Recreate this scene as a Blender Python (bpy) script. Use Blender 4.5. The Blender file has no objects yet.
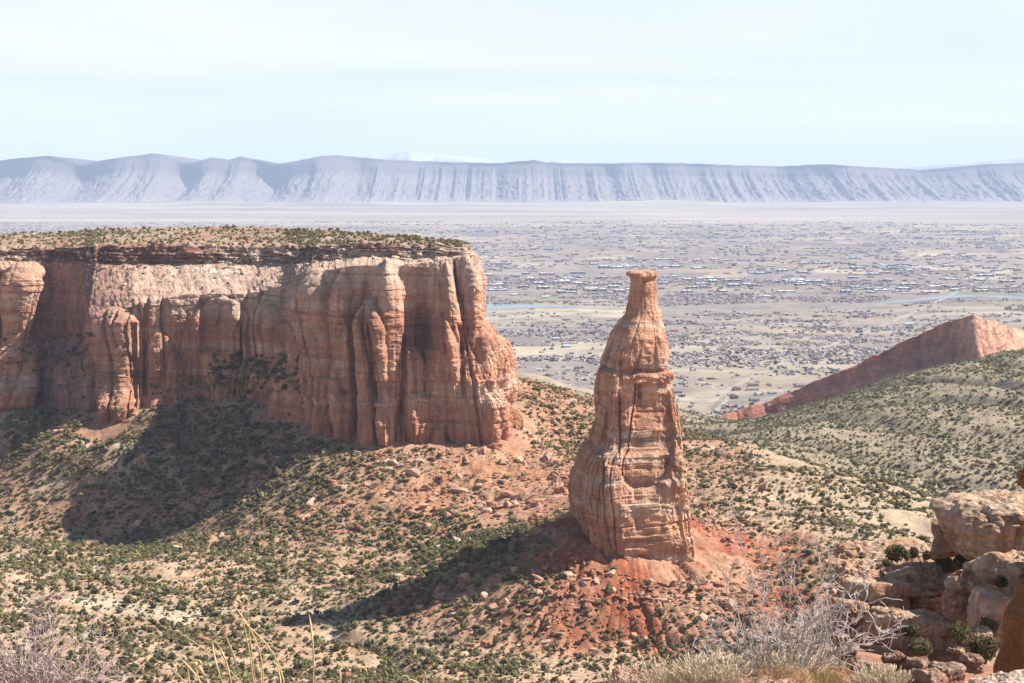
import bpy, math, random
import numpy as np
from mathutils import Vector

# ------------------------------------------------------------------ camera, sky, sun, exposure
S = bpy.context.scene
COL = S.collection
W_, H_ = 1024, 683
FPX = 1911.0
CAMZ = 350.0
PITCH = math.atan(166.5 / FPX)

cam_d = bpy.data.cameras.new("camera")
cam_d.sensor_width = 36.0
cam_d.lens = 36.0 * FPX / W_
cam_d.clip_start = 0.3
cam_d.clip_end = 150000.0
cam = bpy.data.objects.new("camera", cam_d)
COL.objects.link(cam)
cam.location = (0, 0, CAMZ)
cam.rotation_euler = (math.pi / 2 - PITCH, 0, 0)
S.camera = cam

SUN = np.array([0.70, 0.16, 0.69]); SUN /= np.linalg.norm(SUN)
SUN_ELEV = math.asin(SUN[2])
SUN_AZ = math.atan2(SUN[0], SUN[1])          # from +Y towards +X

world = bpy.data.worlds.new("World")
S.world = world
world.use_nodes = True
wn, wl = world.node_tree.nodes, world.node_tree.links
wn.clear()
sky = wn.new("ShaderNodeTexSky")
sky.sky_type = 'NISHITA'
sky.sun_disc = False
sky.sun_elevation = SUN_ELEV
sky.sun_rotation = SUN_AZ
sky.altitude = 1700
sky.air_density = 1.0
sky.dust_density = 1.4
tc = wn.new("ShaderNodeTexCoord")
sx = wn.new("ShaderNodeSeparateXYZ"); wl.new(tc.outputs["Generated"], sx.inputs[0])
zm = wn.new("ShaderNodeMath"); zm.operation = 'MAXIMUM'; zm.inputs[1].default_value = 0.0
wl.new(sx.outputs["Z"], zm.inputs[0])
za = wn.new("ShaderNodeMath"); za.operation = 'ADD'; za.inputs[1].default_value = 0.09
wl.new(zm.outputs[0], za.inputs[0])
dx = wn.new("ShaderNodeMath"); dx.operation = 'DIVIDE'
dy = wn.new("ShaderNodeMath"); dy.operation = 'DIVIDE'
wl.new(sx.outputs["X"], dx.inputs[0]); wl.new(za.outputs[0], dx.inputs[1])
wl.new(sx.outputs["Y"], dy.inputs[0]); wl.new(za.outputs[0], dy.inputs[1])
cx = wn.new("ShaderNodeCombineXYZ"); wl.new(dx.outputs[0], cx.inputs[0]); wl.new(dy.outputs[0], cx.inputs[1])
cn = wn.new("ShaderNodeTexNoise"); cn.inputs["Scale"].default_value = 0.33
cn.inputs["Detail"].default_value = 7; cn.inputs["Roughness"].default_value = 0.55
cn.inputs["Distortion"].default_value = 0.6
wl.new(cx.outputs[0], cn.inputs["Vector"])
cr = wn.new("ShaderNodeMapRange"); cr.inputs[1].default_value = 0.36; cr.inputs[2].default_value = 0.66
cr.inputs[3].default_value = 0.36; cr.inputs[4].default_value = 0.95
wl.new(cn.outputs["Fac"], cr.inputs[0])
hf = wn.new("ShaderNodeMapRange"); hf.interpolation_type = 'SMOOTHSTEP'       # the thin cloud veil is brightest low over the horizon
hf.inputs[1].default_value = 0.12; hf.inputs[2].default_value = 0.46; hf.inputs[3].default_value = 1.0; hf.inputs[4].default_value = 0.03
wl.new(sx.outputs["Z"], hf.inputs[0])
vf = wn.new("ShaderNodeMath"); vf.operation = 'MULTIPLY'
wl.new(cr.outputs[0], vf.inputs[0]); wl.new(hf.outputs[0], vf.inputs[1])
cm = wn.new("ShaderNodeMix"); cm.data_type = 'RGBA'
wl.new(vf.outputs[0], cm.inputs[0]); wl.new(sky.outputs[0], cm.inputs[6])
cm.inputs[7].default_value = (8.6, 8.75, 8.9, 1)
bg = wn.new("ShaderNodeBackground"); bg.inputs["Strength"].default_value = 0.06
wl.new(cm.outputs[2], bg.inputs[0])
wo = wn.new("ShaderNodeOutputWorld"); wl.new(bg.outputs[0], wo.inputs[0])

sun_d = bpy.data.lights.new("sun", 'SUN')
sun_d.energy = 5.0
sun_d.angle = math.radians(0.5)
sun_d.color = (1.0, 0.935, 0.85)
sun = bpy.data.objects.new("sun", sun_d)
COL.objects.link(sun)
sun.location = (400, -100, 900)
sun.rotation_euler = Vector(SUN.tolist()).to_track_quat('Z', 'Y').to_euler()

S.view_settings.view_transform = 'Standard'
S.view_settings.look = 'None'
S.view_settings.exposure = 1.1
S.view_settings.gamma = 1.0
S.view_settings.use_curve_mapping = False
S.cycles.use_denoising = True
S.cycles.max_bounces = 5
S.cycles.diffuse_bounces = 3
S.cycles.transparent_max_bounces = 8
S.cycles.volume_bounces = 1
S.cycles.sample_clamp_indirect = 6

# ------------------------------------------------------------------ noise and mesh helpers
RNG = np.random.default_rng(7)
random.seed(7)
_P = RNG.permutation(256).astype(np.int64)
_P = np.concatenate([_P, _P, _P])
_G = RNG.normal(size=(256, 3)); _G /= np.linalg.norm(_G, axis=1)[:, None]

def perlin(x, y, z=0.0):
    x = np.asarray(x, float); y = np.asarray(y, float); z = np.asarray(z, float)
    x, y, z = np.broadcast_arrays(x, y, z)
    xi = np.floor(x).astype(np.int64); yi = np.floor(y).astype(np.int64); zi = np.floor(z).astype(np.int64)
    xf, yf, zf = x - xi, y - yi, z - zi
    xi &= 255; yi &= 255; zi &= 255
    u = xf**3 * (xf * (xf * 6 - 15) + 10); v = yf**3 * (yf * (yf * 6 - 15) + 10); w = zf**3 * (zf * (zf * 6 - 15) + 10)
    def g(a, b, c):
        h = _P[_P[_P[xi + a] + yi + b] + zi + c]
        q = _G[h]
        return q[..., 0] * (xf - a) + q[..., 1] * (yf - b) + q[..., 2] * (zf - c)
    l = lambda a, b, t: a + t * (b - a)
    return 1.5 * l(l(l(g(0,0,0), g(1,0,0), u), l(g(0,1,0), g(1,1,0), u), v),
                   l(l(g(0,0,1), g(1,0,1), u), l(g(0,1,1), g(1,1,1), u), v), w)

def fbm(x, y, z=0.0, o=4, gain=0.5):
    t = 0; a = 1.0; f = 1.0
    for i in range(o):
        t = t + a * perlin(np.asarray(x) * f + 17.3 * i, np.asarray(y) * f - 9.1 * i, np.asarray(z) * f + 4.7 * i)
        a *= gain; f *= 2.03
    return t

def sstep(a, b, x):
    t = np.clip((np.asarray(x, float) - a) / (b - a), 0, 1)
    return t * t * (3 - 2 * t)

def cellrand(k, seed=0):
    k = np.asarray(np.floor(k), np.int64)
    h = (k * 374761393 + seed * 668265263) & 0xffffffff
    h = ((h ^ (h >> 13)) * 1274126177) & 0xffffffff
    return ((h ^ (h >> 16)) & 0xffff) / 65535.0

def smooth1(a, n, axis=0):
    if n < 1: return a
    k = np.exp(-0.5 * (np.arange(-2 * n, 2 * n + 1) / n) ** 2); k /= k.sum()
    p = [(0, 0)] * a.ndim; p[axis] = (2 * n, 2 * n)
    b = np.pad(a, p, mode='edge')
    return np.apply_along_axis(lambda r: np.convolve(r, k, mode='valid'), axis, b)

def unproj(px, py, D):
    """world point on the sight line of a photo pixel at ground distance D (used to measure the place off the photograph)"""
    px = np.asarray(px, float); py = np.asarray(py, float); D = np.asarray(D, float)
    x = (px - 512) / FPX; v = -(py - 341.5) / FPX
    c, s = math.cos(PITCH), math.sin(PITCH)
    fy = c + s * v; fz = -s + c * v
    k = D / fy
    return np.stack(np.broadcast_arrays(x * k, D, CAMZ + fz * k), axis=-1)

def proj(P):
    P = np.asarray(P, float)
    c, s = math.cos(PITCH), math.sin(PITCH)
    y = P[..., 1]; z = P[..., 2] - CAMZ
    f = c * y - s * z; u = s * y + c * z
    return 512 + FPX * P[..., 0] / f, 341.5 - FPX * u / f

def new_mesh(name, verts, faces, mat, col=None, smooth=False, mats=None, midx=None):
    """verts (n,3); faces: (m,k) array or list of such arrays"""
    me = bpy.data.meshes.new(name)
    verts = np.asarray(verts, np.float32)
    if isinstance(faces, np.ndarray): faces = [faces]
    faces = [np.asarray(f, np.int32) for f in faces if len(f)]
    nl = sum(f.size for f in faces); nf = sum(len(f) for f in faces)
    me.vertices.add(len(verts)); me.vertices.foreach_set("co", verts.ravel())
    me.loops.add(nl); me.polygons.add(nf)
    me.loops.foreach_set("vertex_index", np.concatenate([f.ravel() for f in faces]))
    tot = np.concatenate([np.full(len(f), f.shape[1], np.int32) for f in faces])
    st = np.concatenate([[0], np.cumsum(tot)[:-1]]).astype(np.int32)
    me.polygons.foreach_set("loop_start", st)
    me.polygons.foreach_set("loop_total", tot)
    me.polygons.foreach_set("use_smooth", np.full(nf, bool(smooth)))
    for m in (mats or [mat]): me.materials.append(m)
    if midx is not None: me.polygons.foreach_set("material_index", np.asarray(midx, np.int32))
    me.update(calc_edges=True)
    if col is not None:
        a = me.color_attributes.new("Col", 'FLOAT_COLOR', 'POINT')
        c4 = np.ones((len(verts), 4), np.float32); c4[:, :3] = col
        a.data.foreach_set("color", c4.ravel())
    return me

def link(name, me, parent=None, loc=None, rz=0.0):
    o = bpy.data.objects.new(name, me)
    COL.objects.link(o)
    if loc is not None: o.location = loc
    if rz: o.rotation_euler = (0, 0, rz)
    if parent is not None: o.parent = parent
    return o

def tag(o, label=None, cat=None, group=None, kind=None):
    if label: o["label"] = label
    if cat: o["category"] = cat
    if group: o["group"] = group
    if kind: o["kind"] = kind
    return o

def thing(name, label, cat, loc, rz=0.0, group=None):
    o = bpy.data.objects.new(name, None)
    o.empty_display_size = 0.5
    COL.objects.link(o); o.location = loc; o.rotation_euler = (0, 0, rz)
    return tag(o, label, cat, group)

def copy_tree(o, parent=None):
    c = o.copy(); COL.objects.link(c)
    if parent is not None: c.parent = parent
    for ch in list(o.children): copy_tree(ch, c)
    return c

def gridfaces(n, m, wrap=False):
    i = np.arange(n - 1)[:, None]; mm = m if wrap else m - 1
    j = np.arange(mm)[None, :]; j2 = (j + 1) % m
    a = i * m + j; b = i * m + j2; c = (i + 1) * m + j2; d = (i + 1) * m + j
    return np.stack([a, b, c, d], -1).reshape(-1, 4)

def sheet_normals(P):
    du = np.gradient(P, axis=0); dv = np.gradient(P, axis=1)
    n = np.cross(du, dv); n /= (np.linalg.norm(n, axis=-1, keepdims=True) + 1e-9)
    return n

def mixc(a, b, t):
    return a + (np.asarray(b, float) - a) * np.asarray(t)[..., None]

# ------------------------------------------------------------------ materials
def mat_new(name):
    m = bpy.data.materials.new(name); m.use_nodes = True
    n, l = m.node_tree.nodes, m.node_tree.links
    n.clear()
    out = n.new("ShaderNodeOutputMaterial")
    b = n.new("ShaderNodeBsdfPrincipled")
    b.inputs["Roughness"].default_value = 0.95
    b.inputs["Specular IOR Level"].default_value = 0.15
    l.new(b.outputs[0], out.inputs[0])
    return m, n, l, b

def noise_node(n, l, vec, scale, detail=5, rough=0.55, dist=0.0):
    t = n.new("ShaderNodeTexNoise"); t.inputs["Scale"].default_value = scale
    t.inputs["Detail"].default_value = detail; t.inputs["Roughness"].default_value = rough
    t.inputs["Distortion"].default_value = dist
    if vec is not None: l.new(vec, t.inputs["Vector"])
    return t

def ramp(n, l, src, a, b, lo, hi):
    r = n.new("ShaderNodeMapRange")
    for k, v in zip((1, 2, 3, 4), (a, b, lo, hi)): r.inputs[k].default_value = v
    l.new(src, r.inputs[0]); return r

def mulc(n, l, col, fac):
    m = n.new("ShaderNodeMix"); m.data_type = 'RGBA'; m.blend_type = 'MULTIPLY'; m.inputs[0].default_value = 1
    l.new(col, m.inputs[6]); l.new(fac, m.inputs[7]); return m

def mapping(n, l, vec, sc, rot=(0, 0, 0)):
    p = n.new("ShaderNodeMapping"); p.inputs["Scale"].default_value = sc; p.inputs["Rotation"].default_value = rot
    l.new(vec, p.inputs[0]); return p.outputs[0]

def rock_material(name, streak=0.06, bed=0.25, fine=0.8, base=None, bump=1.0, unit=1.0):
    """sandstone: vertex colour of the beds, desert-varnish streaks, thin bedding lines, grain"""
    m, n, l, b = mat_new(name)
    g = n.new("ShaderNodeTexCoord").outputs["Object"]
    if base is None:
        at = n.new("ShaderNodeAttribute"); at.attribute_name = "Col"; c0 = at.outputs["Color"]
    else:
        rgb = n.new("ShaderNodeRGB"); rgb.outputs[0].default_value = (*base, 1); c0 = rgb.outputs[0]
    st = noise_node(n, l, mapping(n, l, g, (streak / unit, streak / unit, streak * 0.16 / unit)), 3.2, 6, 0.62, 0.4)
    r1 = ramp(n, l, st.outputs["Fac"], 0.36, 0.66, 0.66, 1.16)
    be = noise_node(n, l, mapping(n, l, g, (0.012 / unit, 0.012 / unit, bed / unit)), 1.6, 5, 0.65, 0.3)
    r2 = ramp(n, l, be.outputs["Fac"], 0.34, 0.66, 0.88, 1.09)
    gr = noise_node(n, l, mapping(n, l, g, (fine / unit,) * 3), 1.0, 6, 0.65)
    r3 = ramp(n, l, gr.outputs["Fac"], 0.3, 0.7, 0.78, 1.18)
    c = mulc(n, l, c0, r1.outputs[0]); c = mulc(n, l, c.outputs[2], r2.outputs[0]); c = mulc(n, l, c.outputs[2], r3.outputs[0])
    l.new(c.outputs[2], b.inputs["Base Color"])
    ad = n.new("ShaderNodeMath"); ad.operation = 'ADD'
    bw = n.new("ShaderNodeMath"); bw.operation = 'MULTIPLY'; bw.inputs[1].default_value = 0.45; l.new(be.outputs["Fac"], bw.inputs[0])
    l.new(bw.outputs[0], ad.inputs[0]); l.new(gr.outputs["Fac"], ad.inputs[1])
    bp = n.new("ShaderNodeBump"); bp.inputs["Strength"].default_value = 0.9; bp.inputs["Distance"].default_value = 2.0 * bump * unit
    l.new(ad.outputs[0], bp.inputs["Height"]); l.new(bp.outputs[0], b.inputs["Normal"])
    return m

M_ROCK = rock_material("sandstone_cliff")
M_FARROCK = rock_material("far_sandstone", streak=0.03, bed=0.1, fine=0.2)
M_BOULDER = rock_material("sandstone_block", streak=0.5, bed=1.2, fine=2.5, bump=0.3)
M_NEARROCK = rock_material("near_sandstone", streak=2.2, bed=9.0, fine=14.0, bump=0.02)
M_ORANGE = rock_material("orange_sandstone", streak=1.0, bed=1.0, fine=9.0, base=(0.40, 0.175, 0.075), bump=0.09)

def ground_material():
    m, n, l, b = mat_new("ground_soil")
    g = n.new("ShaderNodeTexCoord").outputs["Object"]
    at = n.new("ShaderNodeAttribute"); at.attribute_name = "Col"
    zone = n.new("ShaderNodeAttribute"); zone.attribute_name = "zone"      # r: valley farmland, g: dry desert foot
    zs = n.new("ShaderNodeSeparateColor"); l.new(zone.outputs["Color"], zs.inputs[0])
    n1 = noise_node(n, l, g, 0.05, 7, 0.66)
    r1 = ramp(n, l, n1.outputs["Fac"], 0.32, 0.68, 0.68, 1.25)
    n2 = noise_node(n, l, g, 0.55, 5, 0.7)
    r2 = ramp(n, l, n2.outputs["Fac"], 0.34, 0.66, 0.62, 1.22)
    ns = noise_node(n, l, g, 0.42, 3, 0.6); rs_ = ramp(n, l, ns.outputs["Fac"], 0.52, 0.60, 0.0, 0.62)
    nw = noise_node(n, l, g, 0.035, 4, 0.6); rw = ramp(n, l, nw.outputs["Fac"], 0.40, 0.58, 0.25, 1.0)
    mu = n.new("ShaderNodeMath"); mu.operation = 'MULTIPLY'; l.new(rs_.outputs[0], mu.inputs[0]); l.new(rw.outputs[0], mu.inputs[1])
    gv = n.new("ShaderNodeMath"); gv.operation = 'MULTIPLY'; l.new(mu.outputs[0], gv.inputs[0]); l.new(zs.outputs[2], gv.inputs[1])
    sp = n.new("ShaderNodeMix"); sp.data_type = 'RGBA'; l.new(gv.outputs[0], sp.inputs[0]); l.new(at.outputs["Color"], sp.inputs[6]); sp.inputs[7].default_value = (.20, .175, .10, 1)
    near = mulc(n, l, sp.outputs[2], r1.outputs[0]); near = mulc(n, l, near.outputs[2], r2.outputs[0])
    # farmland: two sizes of field, brush between them
    fm = mapping(n, l, g, (1, 1, 0), (0, 0, 0.2))
    v1 = n.new("ShaderNodeTexVoronoi"); v1.distance = 'CHEBYCHEV'; v1.inputs["Scale"].default_value = 1 / 330.0; v1.inputs["Randomness"].default_value = 0.8
    l.new(fm, v1.inputs["Vector"])
    sc = n.new("ShaderNodeSeparateColor"); l.new(v1.outputs["Color"], sc.inputs[0])
    cr = n.new("ShaderNodeValToRGB"); l.new(sc.outputs[0], cr.inputs[0])
    e = cr.color_ramp; e.interpolation = 'CONSTANT'
    cols = [(0.0, (.25, .205, .185)), (.2, (.37, .315, .24)), (.36, (.21, .18, .165)), (.5, (.36, .29, .215)), (.64, (.29, .255, .21)), (.76, (.43, .37, .275)), (.88, (.24, .22, .165))]
    e.elements[0].position = 0; e.elements[0].color = (*cols[0][1], 1)
    e.elements[1].position = cols[1][0]; e.elements[1].color = (*cols[1][1], 1)
    for p, c in cols[2:]:
        q = e.elements.new(p); q.color = (*c, 1)
    n3 = noise_node(n, l, g, 0.0011, 6, 0.6); rb = ramp(n, l, n3.outputs["Fac"], 0.42, 0.56, 0, 0.85)
    br = n.new("ShaderNodeMix"); br.data_type = 'RGBA'; l.new(rb.outputs[0], br.inputs[0]); l.new(cr.outputs[0], br.inputs[6])
    br.inputs[7].default_value = (.27, .23, .205, 1)
    n4 = noise_node(n, l, g, 0.009, 6, 0.7); r4 = ramp(n, l, n4.outputs["Fac"], 0.3, 0.7, 0.50, 1.12)
    far = mulc(n, l, br.outputs[2], r4.outputs[0])
    mx = n.new("ShaderNodeMix"); mx.data_type = 'RGBA'; l.new(zs.outputs[0], mx.inputs[0])
    l.new(near.outputs[2], mx.inputs[6]); l.new(far.outputs[2], mx.inputs[7])
    n5 = noise_node(n, l, mapping(n, l, g, (0.0003, 0.0009, 0)), 1.0, 6, 0.6); r5 = ramp(n, l, n5.outputs["Fac"], 0.35, 0.65, 0.7, 1.25)
    de = n.new("ShaderNodeRGB"); de.outputs[0].default_value = (.30, .26, .215, 1)
    ds = mulc(n, l, de.outputs[0], r5.outputs[0])
    m2 = n.new("ShaderNodeMix"); m2.data_type = 'RGBA'; l.new(zs.outputs[1], m2.inputs[0])
    l.new(mx.outputs[2], m2.inputs[6]); l.new(ds.outputs[2], m2.inputs[7])
    l.new(m2.outputs[2], b.inputs["Base Color"])
    bp = n.new("ShaderNodeBump"); bp.inputs["Strength"].default_value = 0.6; bp.inputs["Distance"].default_value = 0.5
    l.new(n2.outputs["Fac"], bp.inputs["Height"]); l.new(bp.outputs[0], b.inputs["Normal"])
    return m
M_GROUND = ground_material()

def simple(name, col=None, rough=0.95, var=0.25, scale=2.0, attr=False, rand=0.0, transl=0.0):
    m, n, l, b = mat_new(name)
    b.inputs["Roughness"].default_value = rough
    if attr:
        at = n.new("ShaderNodeAttribute"); at.attribute_name = "Col"; c = at.outputs["Color"]
    else:
        r = n.new("ShaderNodeRGB"); r.outputs[0].default_value = (*col, 1); c = r.outputs[0]
    g = n.new("ShaderNodeTexCoord").outputs["Object"]
    t = noise_node(n, l, g, scale, 4, 0.6); rr = ramp(n, l, t.outputs["Fac"], 0.3, 0.7, 1 - var, 1 + var)
    x = mulc(n, l, c, rr.outputs[0])
    if rand:
        oi = n.new("ShaderNodeObjectInfo"); r2 = ramp(n, l, oi.outputs["Random"], 0, 1, 1 - rand, 1 + rand)
        x = mulc(n, l, x.outputs[2], r2.outputs[0])
    l.new(x.outputs[2], b.inputs["Base Color"])
    if transl:
        tr = n.new("ShaderNodeBsdfTranslucent"); l.new(x.outputs[2], tr.inputs[0])
        ms = n.new("ShaderNodeMixShader"); ms.inputs[0].default_value = transl
        o = [q for q in n if q.type == 'OUTPUT_MATERIAL'][0]
        l.new(b.outputs[0], ms.inputs[1]); l.new(tr.outputs[0], ms.inputs[2]); l.new(ms.outputs[0], o.inputs[0])
    return m
M_FOLI = simple("juniper_foliage", attr=True, var=0.3, scale=1.2, rand=0.22, transl=0.32)
M_SCRUB = simple("scrub_foliage", attr=True, var=0.25, scale=0.6, transl=0.32)
M_BARK = simple("juniper_bark", (0.16, 0.115, 0.085), var=0.3)
M_TOWN = simple("painted_walls", attr=True, var=0.08, scale=0.2, rough=0.7)
M_WOODS = simple("bare_woods", attr=True, var=0.25, scale=0.05)
M_TWIG = simple("weathered_twigs", attr=True, var=0.25, scale=30)
M_STRAW = simple("dry_straw", attr=True, var=0.2, scale=20, transl=0.25)
m_, n_, l_, b_ = mat_new("river_water")
b_.inputs["Base Color"].default_value = (.05, .07, .08, 1); b_.inputs["Roughness"].default_value = 0.12; b_.inputs["Specular IOR Level"].default_value = 0.5
g_ = n_.new("ShaderNodeTexCoord").outputs["Object"]; t_ = noise_node(n_, l_, g_, 0.05, 3)
bp_ = n_.new("ShaderNodeBump"); bp_.inputs["Distance"].default_value = 0.3; l_.new(t_.outputs["Fac"], bp_.inputs["Height"]); l_.new(bp_.outputs[0], b_.inputs["Normal"])
M_WATER = m_
M_ROAD = simple("pale_road", (0.3, 0.27, 0.24), var=0.1, scale=0.02)

# ------------------------------------------------------------------ terrain
SPX, SPY = 57.0, 905.0            # foot of the rock spire
CP = [  # photo x, photo y, ground distance
 (-250,690,700),(0,683,690),(100,683,715),(300,683,733),(500,683,722),(690,690,700),(850,690,690),(1050,690,680),
 (0,600,850),(150,600,880),(300,600,905),(-250,600,880),(320,612,884),(430,640,830),
 (0,540,1010),(200,560,993),(350,570,975),(-250,540,1010),(450,520,1050),(400,570,967),
 (0,466,1245),(100,472,1205),(-250,470,1240),(70,515,1150),(190,520,1115),(300,530,1058),(450,540,1022),
 (590,645,812),(640,632,822),(720,640,800),(745,592,890),(700,560,905),(520,575,925),
 (530,500,1075),(560,498,1062),(570,450,1190),
 (300,438,1135),(345,446,1125),(400,450,1120),(460,457,1112),(500,440,1150),(516,418,1200),
 (520,379,1290),(545,388,1300),(560,391,1300),(600,404,1300),(640,420,1300),(690,433,1300),
 (250,412,1235),(190,415,1245),(150,415,1248),(100,414,1260),(60,408,1330),(0,402,1330),(-250,402,1370),(200,455,1185),(60,440,1280),
 (700,520,950),(800,545,900),(720,450,1200),(800,456,1245),(860,476,1180),(910,498,1100),(938,530,1020),(960,550,960),(860,540,920),
 (1050,570,900),(1200,600,850),(740,490,1050),(820,500,1050),
]
CPZ = [  # x, y, z given outright
 (-400,1600,215),(-150,1450,215),(-300,1480,215),(-560,1650,215),(-700,1250,170),(-700,1700,215),(-100,1330,205),
 (-120,1900,95),(-400,2000,95),(60,1650,105),(0,1900,70),(60,2100,50),(-700,2300,80),(150,1600,118),(200,1500,128),
 (-700,900,170),(-600,600,190),(-200,560,175),(0,560,168),(200,560,170),(400,560,175),(700,700,180),(700,1000,165),
]
CPB = [
 (100,412,1310),(60,409,1335),(150,413,1300),(200,412,1300),(20,406,1345),(240,411,1290),(110,428,1250),(60,430,1270), # gully and the green hill to the right
 (880,515,1380),(925,532,1330),(905,500,1480),(850,480,1500),(790,450,1600),(745,432,1750),
 (1024,522,1440),(1024,440,1650),(1024,380,1880),(1024,353,2080),(900,383,2020),(900,440,1700),(800,419,1980),(738,431,2060),
 (870,387,2260),(960,361,2180),(800,417,2300),(830,404,2290),(760,433,2300),(905,373,2230),(1200,340,2150),(1200,480,1520),(1024,350,2300),(960,372,2000),(960,430,1700),
 (700,420,2250),(738,421,2600),(650,405,2500),(560,381,2700),(520,373,2750),(480,376,2750),(600,398,2700),(430,385,2700),
 (870,402,2530),(800,420,2560),(940,372,2420),(1000,350,2700),(1200,345,2700),
]
def _back(p):           # the mesa stands a little farther off than first measured
    if p[0] < 510 and p[1] > 395 and p[1] < 460 and p[2] > 1100: p = (p[0], p[1] - (5 if p[0] > 290 else 11), p[2])
    k = 1.06 if (p[0] <= 600 and p[2] >= 1100) else (1.03 if p[0] <= 600 and p[2] >= 1000 else 1.0)
    return (p[0], p[1], p[2] * k)
pts = [unproj(*_back(p)) for p in CP] + [np.array(p, float) for p in CPZ] + [unproj(*p) for p in CPB]
for X in (-900, -500, -200, 100, 400, 800, 1300): pts.append(np.array([X, 3050.0, 2.0]))
for X in (-900, -400, 100, 500, 900, 1300): pts.append(np.array([X, 3500.0, 0.0]))
# talus cone at the foot of the spire
for a, r, z in ((-90,62,166),(-60,66,164),(-20,70,163),(20,75,166),(60,75,172),(110,75,178),(160,76,176),(200,76,170),(240,70,167)):
    pts.append(np.array([SPX + r * math.cos(math.radians(a)), SPY + r * math.sin(math.radians(a)), z]))
for a, z in ((-90,171),(-40,171),(0,176),(60,182),(120,190),(180,190),(225,180)):
    pts.append(np.array([SPX + 42 * math.cos(math.radians(a)), SPY + 42 * math.sin(math.radians(a)), z]))
pts = np.array(pts)
def _tps(P):
    xy = P[:, :2] / 1000.0; n = len(P)
    d = np.linalg.norm(xy[:, None] - xy[None], axis=-1)
    K = d * d * np.log(d + 1e-9); K[np.arange(n), np.arange(n)] = 0.0008
    A = np.zeros((n + 3, n + 3)); A[:n, :n] = K; A[:n, n] = 1; A[:n, n + 1:] = xy; A[n, :n] = 1; A[n + 1:, :n] = xy.T
    w = np.linalg.solve(A, np.concatenate([P[:, 2], np.zeros(3)]))
    return xy, w
_txy, _tw = _tps(pts)
def tps(x, y):
    x = np.asarray(x, float).ravel() / 1000; y = np.asarray(y, float).ravel() / 1000
    out = np.empty_like(x); n = len(_txy)
    for i in range(0, len(x), 60000):
        a = x[i:i + 60000]; b = y[i:i + 60000]
        d2 = (a[:, None] - _txy[None, :, 0]) ** 2 + (b[:, None] - _txy[None, :, 1]) ** 2
        out[i:i + 60000] = (0.5 * d2 * np.log(d2 + 1e-12)) @ _tw[:n] + _tw[n] + _tw[n + 1] * a + _tw[n + 2] * b
    return out

def height(x, y, detail=True):
    x = np.asarray(x, float); y = np.asarray(y, float); shp = x.shape
    xr, yr = x.ravel(), y.ravel(); r = np.hypot(xr, yr)
    z = np.zeros_like(xr)
    mid = (r > 380) & (r < 3700) & (np.abs(xr) < 1600)
    zm = np.zeros_like(xr)
    if mid.any(): zm[mid] = np.maximum(tps(xr[mid], yr[mid]), 0)
    # beyond the surveyed part: gentle fall to the valley
    side = sstep(700, 1500, np.abs(xr))
    gen = 170 * (1 - sstep(1500, 3000, r))
    zm = np.where(mid, zm * (1 - side) + gen * side, gen)
    zm = zm * (1 - sstep(2900, 3500, r))
    z_hills = sstep(16500, 22000, r) * 55 * np.maximum(0, fbm(xr / 1500, yr / 2600, 2.2, 3)) 
    zm = zm + z_hills
    # rim where the photographer stands
    ang = xr / np.maximum(yr, 1e-3)
    edge = 6.35 + 0.35 * perlin(ang * 6, 3.3) + 0.15 * perlin(ang * 22, 8.1)
    zc = 348.24 - 0.03 * np.clip(r - 4, 0, 9)
    slope = np.maximum(350 - 0.41 * r - 7.0, 150)
    zn = np.where(r < edge, zc, np.maximum(slope, 0))
    zn = np.where((r >= edge), zc + (np.minimum(slope, zc) - zc) * sstep(0, 1.6, r - edge), zn)
    spur = sstep(0.164, 0.182, ang + 0.012 * perlin(r / 18.0, 5.5)) * (1 - sstep(178, 225, r)) * sstep(20, 60, r)
    zspur = 350 - 0.258 * r + 1.2 * perlin(xr / 14, yr / 14) + 0.02 * np.clip(r - 120, 0, 100) - 1.2
    zn = np.where(r > edge + 2, np.maximum(zn, zn + (zspur - zn) * spur), zn)
    t = sstep(400, 600, r)
    z = zn * (1 - t) + zm * t
    if detail:
        wv = sstep(30, 120, r) * (1 - 0.75 * sstep(2600, 3400, r))
        z = z + wv * (fbm(xr / 75, yr / 75, 1.7, 4) * 3.0 + fbm(xr / 14, yr / 14, 5.2, 3) * 0.7)
        dm = np.hypot(xr - SPX, yr - SPY); am = np.arctan2(yr - SPY, xr - SPX); mw = sstep(25, 40, dm) * (1 - sstep(105, 150, dm))
        z = z + mw * (1.1 * fbm(xr / 6, yr / 6, 3.0, 3) - 2.2 * np.exp(-(perlin(am * 5 + 0.3 * perlin(xr / 20, yr / 20), dm / 160, 4.0) / 0.09) ** 2) - 1.0 * np.exp(-(perlin(am * 13, dm / 90, 6.0) / 0.09) ** 2))
        tw_ = np.exp(-((xr - 5) / 110.0) ** 2 - ((yr - 1140) / 95.0) ** 2); z = z + tw_ * 1.3 * fbm(xr / 7, yr / 7, 13.0, 3)
        # gullies in the far hill
        hill = sstep(1380, 1600, r) * (1 - sstep(2500, 2900, r))
        gl = np.abs(perlin((xr + 0.5 * yr) / 95 + 0.4 * perlin(xr / 150, yr / 150), (yr - 0.5 * xr) / 420, 2.2))
        z = z - hill * 6 * (1 - sstep(0, 0.28, gl))
        # rills on the canyon floor
        fl = sstep(560, 640, r) * (1 - sstep(1200, 1350, r))
        gg = np.abs(perlin(xr / 120 + 0.5 * perlin(xr / 60, yr / 60, 9), yr / 70, 6.6))
        z = z - fl * 3.0 * (1 - sstep(0, 0.2, gg))
    return np.maximum(z, 0.0).reshape(shp)

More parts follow.
